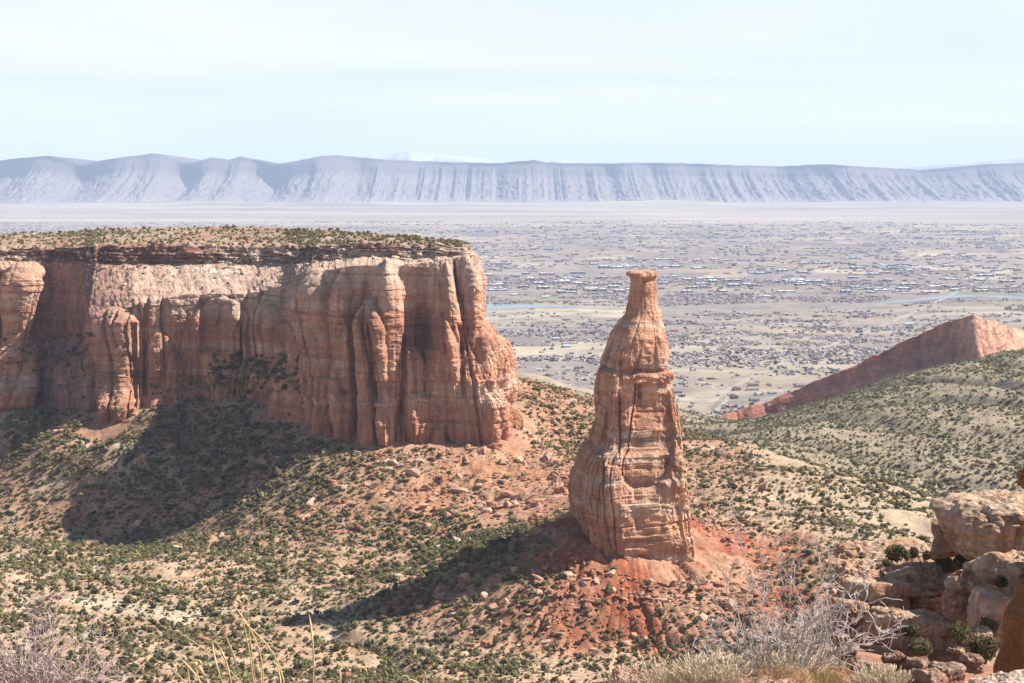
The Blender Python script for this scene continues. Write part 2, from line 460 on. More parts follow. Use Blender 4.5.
PHI_C = np.linspace(-17.6, 17.6, 940)
PHI_L = -17.6 - np.geomspace(0.05, 58, 46)[::-1]; PHI_R = 17.6 + np.geomspace(0.05, 58, 46)
PHI = np.radians(np.concatenate([PHI_L, PHI_C, PHI_R]))
RR = np.concatenate([np.linspace(0.6, 6, 10), np.linspace(6.15, 9, 22), np.geomspace(9.6, 80, 24), np.linspace(82, 230, 70), np.linspace(238, 590, 36),
                     np.linspace(592, 1380, 430), np.linspace(1385, 2300, 210), np.linspace(2310, 3600, 110), np.geomspace(3650, 60000, 70)])
PH, RRm = np.meshgrid(PHI, RR)
TX = np.sin(PH) * RRm; TY = np.cos(PH) * RRm
TZ = height(TX, TY)
TP = np.stack([TX, TY, TZ], -1)

def ground_colour(x, y, z):
    r = np.hypot(x, y)
    c = np.broadcast_to(np.array([0.40, 0.278, 0.188]), x.shape + (3,)).copy()
    px, py = proj(np.stack([x, y, z], -1))
    n1 = fbm(x / 60, y / 60, 3.1, 4)
    n2 = fbm(x / 22, y / 22, 7.7, 3)
    # red Chinle soil round the spire and along the foot of the mesa
    ds = np.hypot(x - SPX, (y - SPY) * 0.9)
    red = (1 - sstep(68, 122, ds + 34 * n1)) * (0.72 + 0.28 * sstep(-0.3, 0.15, n2 + 0.3 * n1))
    band = np.exp(-((y - (1125 + 0.03 * x)) / 55.0) ** 2) * sstep(-260, -120, x) * (1 - sstep(-10, 70, x))
    red = np.maximum(red, 0.85 * band * sstep(-0.25, 0.35, n2 + 0.6 * n1))
    bench = np.exp(-((x + 330) / 90.0) ** 2 - ((y - 1300) / 35.0) ** 2)
    red = np.maximum(red, bench * sstep(-0.3, 0.2, n2))
    foot = sstep(1090, 1180, y + 0.12 * x) * (1 - sstep(1400, 1480, y)) * (1 - sstep(120, 200, x))
    red = np.maximum(red, 0.75 * foot * sstep(-0.5, 0.4, n1))
    gap = np.exp(-((x - 30) / 60.0) ** 2 - ((y - 1030) / 60.0) ** 2)
    red = np.maximum(red, 0.7 * gap)
    c = mixc(c, [0.31, 0.10, 0.05], np.clip(red, 0, 1))
    global REDMASK
    REDMASK = red
    talus = np.exp(-((x - 5) / 110.0) ** 2 - ((y - 1140) / 95.0) ** 2) * (0.75 + 0.25 * sstep(-0.3, 0.3, n2))
    c = mixc(c, [0.40, 0.19, 0.105], np.clip(talus * 1.3, 0, 1))
    # orange-tan flecks elsewhere on the floor, pale sand in the wash
    fl = sstep(600, 680, r) * (1 - sstep(1300, 1400, r))
    c = mixc(c, [0.37, 0.235, 0.15], fl * 0.8 * sstep(-0.3, 0.4, n1))
    gg = np.abs(perlin(x / 120 + 0.5 * perlin(x / 60, y / 60, 9), y / 70, 6.6))
    c = mixc(c, [0.46, 0.40, 0.30], fl * 0.6 * (1 - sstep(0.0, 0.09, gg)) * sstep(90, 140, ds))
    right = sstep(110, 200, x) * sstep(850, 950, y)
    c = mixc(c, [0.36, 0.285, 0.195], right * 0.7)
    hill = sstep(1420, 1600, r) * (1 - sstep(2600, 2900, r))
    c = mixc(c, [0.27, 0.22, 0.15], hill * 0.85)
    near = 1 - sstep(240, 420, r)
    c = mixc(c, [0.27, 0.14, 0.09], near)
    return c
TCOL = ground_colour(TX, TY, TZ).reshape(-1, 3)
me = new_mesh("ground", TP.reshape(-1, 3), gridfaces(*TX.shape)[:, ::-1], M_GROUND, TCOL, smooth=True)
za_ = me.color_attributes.new("zone", 'FLOAT_COLOR', 'POINT')
zz = np.zeros((TX.size, 4), np.float32)
rr_ = np.hypot(TX, TY).ravel()
zz[:, 0] = sstep(2550, 3000, rr_ + 160 * perlin(TX.ravel() / 300, TY.ravel() / 300)); zz[:, 1] = sstep(12300, 14300, TY.ravel() + 1500 * perlin(TX.ravel() / 3000, TY.ravel() / 3000)); zz[:, 3] = 1
zz[:, 2] = sstep(60, 130, np.hypot(TX.ravel() - SPX, TY.ravel() - SPY)) * sstep(300, 500, rr_) * (1 - 0.85 * np.clip(REDMASK.ravel(), 0, 1)) * (1 - 0.6 * np.exp(-((TX.ravel() - 5) / 110.0) ** 2 - ((TY.ravel() - 1140) / 95.0) ** 2))
za_.data.foreach_set("color", zz.ravel())
ground = link("ground", me)
tag(ground, "tan and red desert ground falling from the rim to the wide valley", "ground", kind="structure")

# ------------------------------------------------------------------ the mesa
def bedding(z, seed, lo=2.2, hi=7.0):
    """stepped outcrop profile of horizontal beds: returns (ledge offset -1..1, groove 0..1)"""
    rs = np.random.default_rng(seed); e = [-50.0]
    while e[-1] < 420: e.append(e[-1] + rs.uniform(lo, hi))
    e = np.array(e); v = rs.uniform(-1, 1, len(e))
    i = np.clip(np.searchsorted(e, z) - 1, 0, len(e) - 2)
    d = np.minimum(z - e[i], e[i + 1] - z)
    return v[i] * sstep(0, 0.5, d), 1 - sstep(0, 0.45, d)

MST = [ # front wall of the mesa: plateau rim, foot of the ledgy cap, outer bench, mid cliff, cliff foot  (photo x, y, distance)
 [(-700,240,1480),(-700,258,1470),(-700,270,1440),(-700,335,1430),(-700,400,1415)],
 [(-260,240,1430),(-260,260,1420),(-260,270,1390),(-260,335,1380),(-260,400,1370)],
 [(-30,245,1405),(-30,261,1396),(-30,270,1345),(-30,330,1335),(-30,400,1322)],
 [(20,247,1400),(22,262,1392),(26,269,1338),(24,330,1330),(22,402,1318)],
 [(38,247,1400),(38,262,1392),(38,271,1340),(36,332,1336),(36,403,1322)],
 [(46,247,1396),(46,262,1388),(46,278,1382),(44,345,1346),(44,405,1326)],
 [(85,246,1372),(85,262,1362),(84,290,1346),(82,345,1336),(82,410,1290)],
 [(97,246,1358),(97,263,1346),(90,322,1268),(86,362,1260),(86,413,1248)],
 [(135,246,1340),(135,264,1330),(134,304,1250),(134,360,1244),(134,415,1236)],
 [(190,246,1325),(190,264,1313),(190,294,1248),(190,350,1243),(190,416,1235)],
 [(250,246,1308),(250,263,1294),(250,293,1238),(250,350,1231),(250,416,1220)],
 [(290,246,1288),(290,262,1272),(288,285,1220),(284,350,1206),(282,424,1188)],
 [(318,246,1268),(318,260,1250),(312,274,1178),(302,350,1148),(294,440,1128)],
 [(345,245,1240),(345,259,1222),(342,267,1150),(338,350,1132),(336,448,1114)],
 [(390,244,1220),(390,258,1204),(390,264,1142),(390,350,1128),(390,452,1110)],
 [(430,244,1200),(430,257,1180),(432,262,1140),(436,350,1124),(440,454,1104)],
 [(452,245,1178),(454,254,1162),(458,257,1138),(466,350,1118),(476,457,1100)],
 [(461,246,1168),(464,252,1158),(470,255,1143),(482,350,1124),(502,452,1106)],
 [(463,246,1190),(467,251,1182),(475,256,1172),(487,345,1150),(512,440,1138)],
 [(463,245,1230),(468,250,1224),(477,256,1215),(491,335,1200),(520,425,1190)],
 [(462,244,1290),(468,250,1284),(478,256,1272),(491,330,1262),(521,408,1252)],
 [(452,243,1390),(460,250,1380),(466,256,1370),(470,330,1360),(480,385,1350)],
 [(400,242,1520),(404,250,1520),(408,258,1520),(410,320,1520),(415,380,1520)],
]
BACK = [(-700,238,1760),(-260,236,1740),(-30,235,1730),(20,234,1720),(38,234,1715),(46,233,1710),(85,231,1690),(97,230,1680),(135,228,1650),(190,227,1620),(250,227,1560),(290,229,1520),
        (318,230,1490),(345,231,1460),(390,235,1400),(430,238,1330),(450,241,1290),(456,243,1270),(457,243,1280),(456,243,1290),(452,243,1330),(440,242.5,1440),(396,242,1560)]
def _turn(px_):
    return float(np.interp(px_, [-260, 30, 45, 95, 286, 300, 395, 455, 480, 520], [0, 0, 0, -10, 34, 14, 0, 18, 14, 0]))
lv = np.array([[unproj(p[0], p[1], (p[2] + _turn(st[3][0]) * (1.0 if k > 1 else 0.7)) * 1.06) for k, p in enumerate(st)] for st in MST])             # station, level, xyz
bk = np.array([unproj(p[0], p[1], p[2] * 1.06) for p in BACK])
arc = np.concatenate([[0], np.cumsum(np.linalg.norm(np.diff(lv[:, 3, :2], axis=0), axis=1))])
u0, u1 = arc[0], arc[-1]
NS = 1150
ufine = np.concatenate([np.linspace(u0, arc[2], 40)[:-1], np.linspace(arc[2], arc[20], NS - 80), np.linspace(arc[20], u1, 42)[1:]])
NS = len(ufine)
def along(q, sm):
    out = np.stack([np.interp(ufine, arc, q[:, k]) for k in range(q.shape[1])], -1)
    return smooth1(out, sm)
LV = [along(lv[:, k], 7 if k else 9) for k in range(5)]
BKL = along(bk, 14)
spx = smooth1(np.interp(ufine, arc, [st[3][0] for st in MST]), 4)     # nominal photo x of each column
foot = LV[4] + np.array([0, -8, -34.0]); backfoot = BKL + np.array([0, 40, -150.0])
def seg(a, b, n, end=False):
    t = np.linspace(0, 1, n, endpoint=end)[None, :, None]
    return a[:, None] * (1 - t) + b[:, None] * t
NR = [8, 54, 26, 30, 78, 84, 16]
rows = [seg(backfoot, BKL, NR[0]), seg(BKL, LV[0], NR[1]), seg(LV[0], LV[1], NR[2]), seg(LV[1], LV[2], NR[3]), seg(LV[2], LV[3], NR[4]), seg(LV[3], LV[4], NR[5]), seg(LV[4], foot, NR[6], True)]
B = np.concatenate(rows, axis=1)
NT = B.shape[1]
lev = np.concatenate([k + np.linspace(0, 1, n, endpoint=False) for k, n in enumerate(NR)])   # 0..7 level coordinate of each row
Bs = smooth1(smooth1(B, 6, 0), 2, 1)
N = sheet_normals(smooth1(Bs, 8, 0))
N = N * np.sign(-N[:, NT // 2 + 40:NT // 2 + 41, 1:2] + 1e-6) if False else N
# make normals point out of the rock: front wall normals should face -y or +x
ref = np.zeros_like(N); ref[..., 1] = -1; ref[..., 0] = 0.6; ref[..., 2] = 0.3
if (N * ref).sum(-1)[:, NR[0] + NR[1] + 60:].mean() < 0: N = -N
Nh = N.copy(); Nh[..., 2] *= 0.15; Nh /= np.linalg.norm(Nh, axis=-1, keepdims=True) + 1e-9
U = np.broadcast_to(ufine[:, None], B.shape[:2]); Z = B[..., 2]; LVL = np.broadcast_to(lev[None], B.shape[:2])
PXc = np.broadcast_to(spx[:, None], B.shape[:2]); PYc = proj(B)[1]
cliff = sstep(3.75, 4.1, LVL) * (1 - 0.6 * sstep(6.0, 6.5, LVL))
cap = sstep(1.9, 2.05, LVL) * (1 - sstep(2.9, 3.1, LVL))
slick = sstep(2.9, 3.1, LVL) * (1 - sstep(3.8, 4.05, LVL))
disp = np.zeros_like(Z)
prow = sstep(284, 312, PXc); right = sstep(470, 484, PXc)
warp = 2.5 * perlin(U / 40, Z / 60, 3.0)
a1 = perlin((U + warp) / 21.0, Z / 190.0, 11.0); a2 = perlin((U + warp) / 8.0, Z / 75.0, 4.0); a3 = perlin((U + warp) / 3.2, Z / 26.0, 8.0)
k1 = 2.0 + 0.4 * prow + 1.8 * right
disp += cliff * (k1 * (np.abs(a1) ** 0.6 * 2.0 - 0.9) - (2.2 + 2.0 * prow) * np.exp(-(a1 / 0.05) ** 2))
disp += cliff * ((0.4 + 0.15 * prow + 1.5 * right) * (np.abs(a2) ** 0.6 * 2 - 0.8) - (0.5 + 0.5 * prow) * np.exp(-(a2 / 0.04) ** 2) * sstep(-0.1, 0.3, perlin(U / 25, Z / 30, 15.0)))
disp += cliff * 0.45 * (np.abs(a3) - 0.3) * (0.4 + 0.3 * prow + right)
bo, bg_ = bedding(Z + 1.5 * perlin(U / 60, 0.3, 1.0) + 0.02 * U, 5, 3.0, 11.0)
rough = fbm(U / 9, Z / 9, 2.2, 4)
disp += cliff * (0.75 * bo - 0.7 * bg_ * (0.3 + sstep(-0.2, 0.3, perlin(U / 18, Z / 18, 6)))) + (cliff + slick) * (rough * 0.9 + 0.7 * fbm(U / 3.2, Z / 2.6, 7.7, 3))
disp += slick * fbm(U / 30, Z / 30, 4.4, 3) * 1.6
# joint blocks low on the prow, one joint set per bed
blk = cellrand((U + 37 * np.floor(Z / 13)) / 9.0, 3) - 0.5
disp += cliff * sstep(4.7, 5.1, LVL) * (0.45 + 0.55 * prow) * 3.2 * blk
blk2 = cellrand((U + 1.5 * perlin(U / 9, Z / 9, 4) + 23 * np.floor((Z + 0.05 * U) / 5.5)) / 4.2, 6) - 0.5
disp += cliff * (0.5 + 0.5 * sstep(4.6, 5.2, LVL)) * 1.1 * 1.3 * blk2 * sstep(-0.25, 0.25, perlin(U / 30, Z / 22, 31.0))
# ledgy cap
bo2, bg2 = bedding(Z + 1.4 * perlin(U / 25, 0.1, 5) + 0.8 * perlin(U / 7, 0.6, 3), 11, 1.0, 3.4)
bb = cellrand((U + 13 * np.floor(Z / 2.2)) / (5 + 4 * cellrand(Z / 2.2, 9)), 8)
disp += cap * (1.5 * bo2 + 3.0 * (bb - 0.5) - 1.2 * bg2 + 2.2 * perlin(U / 14, Z / 6, 2) + 1.2 * fbm(U / 4, Z / 3, 9.0, 2))
# large pillars, domes and recesses read off the photograph: centre x at top, at bottom; top y; rise; half width; depth; bottom y
BUMPS = [
 (312,304,268,26,17,11,440),(341,336,268,40,13,7,450),(371,371,297,30,17,15,452),(389,400,262,60,16,10,425),(388,390,259,14,5,4,300),(411,416,330,34,13,7,440),
 (452,461,262,70,12,13,372),(444,441,316,36,17,15,400),(474,477,256,30,9,8,350),(492,503,318,26,8,9,440),(481,489,392,22,10,7,452),(486,497,330,36,11,9,452),(505,512,352,26,9,11,440),(496,508,376,30,9,8,445),(515,518,368,20,7,8,430),
 (470,478,350,30,11,8,452),(330,322,360,60,15,6,450),(415,425,392,24,20,6,452),(380,384,400,24,16,5,452),
 (112,112,306,16,27,11,414),(160,160,330,30,18,6,414),(176,176,352,20,10,5,414),(222,222,296,22,30,10,414),(266,262,300,30,22,11,418),(288,284,320,30,10,9,420),(105,105,372,14,40,5,418),(180,180,384,12,34,4,418),
 (18,16,266,14,19,10,402),(-12,-12,270,14,12,8,402),(-40,-40,268,16,18,9,402),
]
for c0, c1, yt, rise, hw, dep, yb in BUMPS:
    t = np.clip((PYc - yt) / max(yb - yt, 1), 0, 1)
    cc = c0 + (c1 - c0) * t + 1.2 * perlin(PYc / 16, c0 * 0.3, 1.0)
    wv = hw * np.sqrt(np.clip((PYc - yt) / rise, 0, 1)) + 1e-6
    q = np.clip(1 - ((PXc - cc) / wv) ** 2, 0, 1) ** 0.5
    disp += np.clip(cliff + 0.9 * slick, 0, 1) * 1.25 * dep * q * (wv / hw) * np.where(PYc > yt, 1, 0) * (1 - (0.72 if c0 > 300 else 0.2) * t ** 1.3)
for p0_, p1_, yt, rise, dep in ((-60, 90, 336, 34, 20), (206, 300, 352, 36, 15), (96, 204, 386, 22, 9), (-140, 40, 372, 24, 10)):
    disp += cliff * dep * sstep(p0_, p0_ + 10, PXc) * (1 - sstep(p1_ - 10, p1_, PXc)) * sstep(yt + 5 * perlin(PXc / 14, yt * 0.1), yt + rise, PYc)
HOLES = [(422,264,352,20,7),(426,300,350,9,6),(216,296,356,17,9),(208,300,352,6,4),(146,290,400,3,6),(296,270,300,8,6),(349,290,440,2.2,8),(376,320,450,1.5,6),(404,330,420,3,8),(462,320,356,3,7),(331,265,300,3.5,7),(242,300,390,1.6,3),(340,385,400,4,6),(120,300,350,1.5,3),(134,318,410,3,7)]
for c, yt, yb, hw, dep in HOLES:
    q = np.clip(1 - np.abs((PXc - c - 1.5 * perlin(PYc / 14, c * .7)) / hw) ** 4, 0, 1)
    v = sstep(yt, yt + 12, PYc) * (1 - sstep(yb - 6, yb, PYc))
    # arch-headed
    disp -= cliff * dep * q * v
disp -= (9.0 + 4.0 * (1 - sstep(300, 330, PXc))) * sstep(4.2, 5.6, LVL) * cliff
disp += sstep(1.85, 2.05, LVL) * (1 - sstep(2.4, 2.9, LVL)) * 4.5 * fbm(U / 34, 0.4, 12.0, 3)
P = B + Nh * disp[..., None]
plat = sstep(0.9, 1.05, LVL) * (1 - sstep(1.9, 2.0, LVL))
P[..., 2] += plat * (fbm(B[..., 0] / 40, B[..., 1] / 40, 1.1, 4) * 2.0 + 0.8 * perlin(B[..., 0] / 7, B[..., 1] / 7)) * (1 - 0.6 * sstep(300, 420, PXc))
P[..., 2] += slick * 0.8 * fbm(B[..., 0] / 12, B[..., 1] / 12, 3.3, 3)
# colours of the beds, plus painted shade at the left and a painted sunlit spot
Zc = P[..., 2]
C = np.broadcast_to(np.array([0.60, 0.315, 0.195]), Zc.shape + (3,)).copy()
bands = fbm(U / 260, Zc / 7.5, 1.0, 4); C = mixc(C, [0.66, 0.45, 0.33], sstep(-0.1, 0.7, bands))
C = mixc(C, [0.46, 0.21, 0.13], sstep(0.05, 0.65, fbm(U / 200, Zc / 11, 9.0, 4)) * 0.8)
st_ = sstep(0.0, 0.6, fbm(U / 6.0, Zc / 70.0, 5.0, 4))
C = mixc(C, [0.25, 0.115, 0.08], st_ * 0.5 * cliff)
low = sstep(5.55, 5.95, LVL + 0.15 * perlin(U / 30, Zc / 30)); C = mixc(C, [0.44, 0.18, 0.11], low * 0.55)
upper = slick + cliff * (1 - sstep(4.1, 4.55, LVL + 0.2 * perlin(U / 40, 2.0)))
C = mixc(C, [0.58, 0.43, 0.34], np.clip(upper, 0, 1) * 0.75 * (0.35 + 0.65 * sstep(100, 210, PXc)))
left_shade = (1 - sstep(85, 140, PXc)) * sstep(40, 48, PXc); C = mixc(C, [0.33, 0.185, 0.15], np.clip(left_shade * (slick + cliff), 0, 1) * 0.75)  # shade of the left wall put into its colour
pale = np.exp(-((PXc - 212) / 26.0) ** 2 - ((PYc - 270) / 7.0) ** 2); C = mixc(C, [0.70, 0.60, 0.47], np.clip(pale * 1.2, 0, 1) * sstep(-0.3, 0.4, fbm(U / 8, Zc / 3, 2.0, 3)))  # sunlit spot on the bench painted as paler rock
kay = mixc(np.broadcast_to(np.array([0.33, 0.165, 0.12]), C.shape), [0.52, 0.40, 0.30], sstep(-0.15, 0.3, fbm(U / 50, Zc / 2.0, 3.0, 3)))
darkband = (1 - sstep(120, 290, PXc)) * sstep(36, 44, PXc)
kay = mixc(kay, [0.60, 0.47, 0.36], sstep(0.1, 0.4, fbm(U / 12, Zc / 4.0, 6.0, 3)) * 0.8)
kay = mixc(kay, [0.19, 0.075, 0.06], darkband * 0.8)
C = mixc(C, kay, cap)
top = mixc(np.broadcast_to(np.array([0.42, 0.31, 0.21]), C.shape), [0.40, 0.21, 0.13], sstep(0.0, 0.5, fbm(B[..., 0] / 30, B[..., 1] / 30, 8.0, 4)))
C = mixc(C, top, 1 - sstep(1.92, 2.02, LVL))
C = mixc(C, [0.36, 0.14, 0.08], sstep(6.0, 6.1, LVL))
f = gridfaces(NS, NT)
me = new_mesh("sandstone_mesa", P.reshape(-1, 3), f, M_ROCK, C.reshape(-1, 3), smooth=False)
# outward winding check
n0 = np.empty(len(me.polygons) * 3, np.float32); me.polygons.foreach_get("normal", n0); n0 = n0.reshape(-1, 3)
idx = (np.arange(NS - 1)[:, None] * (NT - 1) + np.arange(NR[0] + 5, NR[0] + NR[1] - 5)[None]).ravel()
if n0[idx, 2].mean() < 0: me.flip_normals()
mesa = link("sandstone_mesa", me)
tag(mesa, "huge flat-topped red sandstone mesa with fluted cliffs and a ledgy rim", "mesa")
MESA_P, MESA_LV = P, LVL

# ------------------------------------------------------------------ the spire
SIL = np.array([(271,630,654),(272.5,627.5,655.5),(275.5,627,656.5),(277.5,630,655.5),(282,630.5,656),(290,629.5,656.5),(298,628.5,657.5),(306,627,659),(314,625,661.5),(320,620,663),(326,616,664.5),(334,611.5,665.5),(342,609,666),(350,605.5,667),(358,602.5,667.5),(365,601,668),
 (371,600,669.5),(378,599.5,670.5),(390,598,672.5),(402,597,674),(418,595.5,676.5),(432,593,678.5),(440,591,679.5),(443,589.5,679.7),(446,584,680),(449,581,680.5),(455,578,681.3),(462,575.5,682.5),(475,572.5,684),(490,571,685.5),(505,571.5,687),(520,574,688),(540,580,689.5),(560,586,691),(580,590,693),(600,592,695)], float)
NZ, NA = 330, 460
pyv = np.concatenate([np.linspace(271, 280, 34, endpoint=False), np.linspace(280, 598, NZ - 34)])
lft = np.interp(pyv, SIL[:, 0], SIL[:, 1]); rgt = np.interp(pyv, SIL[:, 0], SIL[:, 2]); smo = lambda q: np.where((pyv > 360) & (pyv < 384), smooth1(q, 9), q); lft, rgt = smo(lft), smo(rgt)
cen = unproj((lft + rgt) / 2, pyv, np.full_like(pyv, SPY))
hw = (rgt - lft) / 2 / FPX * SPY
th = np.linspace(0, 2 * math.pi, NA, endpoint=False)
e = 0.42                                                          # boxy plan
zz0 = cen[:, 2]
tt = np.clip((305 - zz0) / 130, 0, 1)
box_x = np.sign(np.cos(th)) * np.abs(np.cos(th)) ** e; box_y = np.sign(np.sin(th)) * np.abs(np.sin(th)) ** e
ee = (0.5 + 0.5 * (1 - sstep(0.25, 0.45, tt)))[:, None]            # rounder towards the neck
bxm = np.cos(th)[None] * (1 - (1 - ee) * 0) ; bym = np.sin(th)[None]
k = 0.35 + 0.65 * sstep(0.2, 0.42, tt)[:, None]
bxm = np.cos(th)[None] * (1 - k) + box_x[None] * k; bym = np.sin(th)[None] * (1 - k) + box_y[None] * k
ph = math.radians(12); bratio = 0.92
rx = bxm * math.cos(ph) - bratio * bym * math.sin(ph); ry = bxm * math.sin(ph) + bratio * bym * math.cos(ph)
rx /= np.abs(rx).max(1, keepdims=True)
X = cen[:, 0:1] + rx * hw[:, None]; Y = cen[:, 1:2] + ry * hw[:, None] * 1.42
Zs = np.broadcast_to(zz0[:, None], X.shape)
SP = np.stack([X, Y, Zs], -1)
wr = np.concatenate([SP, SP[:, :1]], 1)
NR_ = np.stack([rx, ry, np.zeros_like(rx)], -1); NR_ /= np.linalg.norm(NR_, axis=-1, keepdims=True)
TH = np.broadcast_to(th[None], X.shape); PYs = np.broadcast_to(pyv[:, None], X.shape)
ca, sa = NR_[..., 0] * 3.0, NR_[..., 1] * 3.0
pxs = proj(SP)[0]
face = sstep(-0.2, 0.3, -NR_[..., 1])                              # side seen from the viewpoint
d = 0.9 * fbm(X / 14, Y / 14, Zs / 14, 4)
d += 0.55 * fbm(X / 4, Y / 4, Zs / 3, 3)
bo, bgv = bedding(Zs + 1.6 * perlin(X / 22, Y / 22, 3.1), 23, 4.0, 15)
lowr = sstep(0.3, 0.5, tt)[:, None]
d += (0.15 + 0.5 * lowr) * bo - (0.2 + 0.4 * lowr) * bgv * sstep(-0.3, 0.2, perlin(X / 16, Y / 16, Zs / 9))
ar = TH * 22.0 + 1.5 * perlin(Zs / 30, TH * 2)
c1 = perlin(ar / 6.0, Zs / 70, 12.0); c2 = perlin(ar / 1.8, Zs / 22, 14.0)
d += (0.35 + lowr) * (0.8 * (np.abs(c1) ** 0.6 * 1.6 - 0.7) - 1.5 * np.exp(-(c1 / 0.03) ** 2)) + lowr * 0.25 * (np.abs(c2) - 0.3) - lowr * 0.4 * np.exp(-(c2 / 0.03) ** 2) * sstep(0, 0.3, perlin(ar / 8, Zs / 15, 3))
joint = cellrand((ar + 11 * np.floor(Zs / 7.0)) / 7.0, 5) - 0.5
zb = Zs + 1.5 * perlin(TH * 2, Zs / 20, 5.0)
big1 = cellrand((ar + 2.0 * perlin(Zs / 9, TH * 3, 2) + 31 * np.floor((zb + 0.22 * ar) / 17.0)) / 10.5, 15) - 0.5
big2 = cellrand((ar + 0.8 * perlin(Zs / 4, TH * 5, 7) + 17 * np.floor((zb + 0.1 * ar) / 4.6)) / 4.4, 25) - 0.5
d += 3.0 * big1 * (0.3 + 0.7 * lowr) + 1.0 * big2 * (0.35 + 0.65 * lowr)
d += 1.7 * perlin(TH * 1.1 + 3, Zs / 22, 9.0) * (0.25 + 0.75 * lowr)
d += 0.8 * joint * sstep(0.62, 0.72, tt)[:, None]
d *= (0.42 + 0.58 * sstep(0.12, 0.3, tt))[:, None]
# features read off the photograph
def blob(cx_, cy_, wx, wy, pw=2.0):
    return np.clip(1 - np.abs((pxs - cx_) / wx) ** pw - np.abs((PYs - cy_) / wy) ** pw, 0, 1) ** 0.5 * face
d += 3.2 * (0.75 + 0.8 * perlin(TH * 9, PYs / 5, 4.0)) * blob(652, 374, 21, 5.5, 4) + 2.4 * blob(606, 369, 12, 3.6, 4) + 1.8 * blob(661, 350, 7, 16, 4) + 1.4 * blob(585, 475, 14, 26, 4) - 1.6 * blob(604, 455, 1.6, 22, 4) - 1.8 * blob(619, 420, 1.4, 30, 4)          # broken ledge half way up
d -= 3.6 * blob(641, 386, 4, 8) + 2.4 * blob(630, 366, 10, 4)
d -= 2.2 * blob(637 , 500, 1.3, 18, 4) + 2.4 * blob(642, 528, 1.3, 14, 4) + 1.6 * blob(634.5, 480, 1.2, 10, 4)
d -= (1.2 * blob(640, 433, 45, 2.2, 4) + 0.8 * blob(625, 458, 30, 1.8, 4) + 0.6 * blob(650, 406, 22, 1.4, 4)) * sstep(-0.3, 0.2, perlin(TH * 5, PYs / 20, 8.0))
d -= 3.2 * blob(641, 552, 5, 12, 4) + 2.0 * blob(680, 515, 4.5, 36, 4) + 1.5 * blob(664, 340, 4, 26, 4)
d += 1.0 * blob(605, 462, 18, 26, 4) + 1.5 * blob(672, 474, 9, 5, 4)
d += 0.9 * blob(650, 345, 15, 22, 3) + 0.8 * blob(625, 345, 14, 20, 3)
d -= 0.9 * blob(648, 280, 7, 2, 3)
d += (1.0 * perlin(TH * 2.2, 3.0, 1.0) + 0.5 * perlin(TH * 7, 5.0, 1.0)) * ((PYs > 271.5) & (PYs < 276.5))
d += 1.1 * sstep(547, 551, PYs) * (cellrand(PYs / 3.1, 4) - 0.4) 
SP = SP + NR_ * d[..., None]
# close the top with rings shrinking to the middle
capc = SP[0].mean(0)
rings = [capc + (SP[0] - capc) * s + np.array([0, 0, 0.5 * (1 - s)]) + np.stack([np.zeros(NA), np.zeros(NA), 0.25 * perlin(SP[0][:, 0] / 2 * s, SP[0][:, 1] / 2 * s, 2)], -1) * (1 - s) for s in (0.02, 0.3, 0.6, 0.85, 0.95)]
SPF = np.concatenate([np.array(rings), SP], 0)
ZS = SPF[..., 2]; nn = SPF.shape[0]
Cs = np.broadcast_to(np.array([0.65, 0.35, 0.215]), SPF.shape).copy()
Cs = mixc(Cs, [0.68, 0.47, 0.34], sstep(-0.1, 0.6, fbm(SPF[..., 0] / 60, SPF[..., 1] / 60, ZS / 6.0, 4)))
Cs = mixc(Cs, [0.48, 0.22, 0.135], sstep(0.05, 0.55, fbm(SPF[..., 0] / 50 + 5, SPF[..., 1] / 50, ZS / 8.0, 4)) * 0.75)
pyf = np.concatenate([np.full(len(rings), 271), pyv])[:, None] + 0 * ZS
Cs = mixc(Cs, [0.28, 0.13, 0.09], np.clip(np.exp(-((pyf - 367) / 3.0) ** 2) + 0.7 * np.exp(-((pyf - 432) / 3.0) ** 2) + 0.6 * np.exp(-((pyf - 456) / 2.5) ** 2), 0, 1) * 0.6)  # shade under the ledge and in the grooves painted as dark bands
Cs = mixc(Cs, [0.30, 0.10, 0.06], sstep(546, 558, pyf + 3 * perlin(SPF[..., 0] / 6, ZS / 6)) * 0.8)
Cs = mixc(Cs, [0.26, 0.115, 0.08], sstep(0.12, 0.55, fbm(np.concatenate([np.tile(th * 22, (len(rings), 1)), ar], 0) / 5.5, ZS / 50, 3.0, 4)) * 0.45)
me = new_mesh("sandstone_spire", SPF.reshape(-1, 3), gridfaces(nn, NA, True)[:, ::-1], M_ROCK, Cs.reshape(-1, 3), smooth=False)
n0 = np.empty(len(me.polygons) * 3, np.float32); me.polygons.foreach_get("normal", n0); n0 = n0.reshape(-1, 3)
c0 = np.empty(len(me.polygons) * 3, np.float32); me.polygons.foreach_get("center", c0); c0 = c0.reshape(-1, 3)
if (n0[:, 0] * (c0[:, 0] - SPX) + n0[:, 1] * (c0[:, 1] - SPY)).mean() < 0: me.flip_normals()
spire = link("sandstone_spire", me)
tag(spire, "tall freestanding sandstone spire with a narrow neck and small flat caprock", "rock spire")

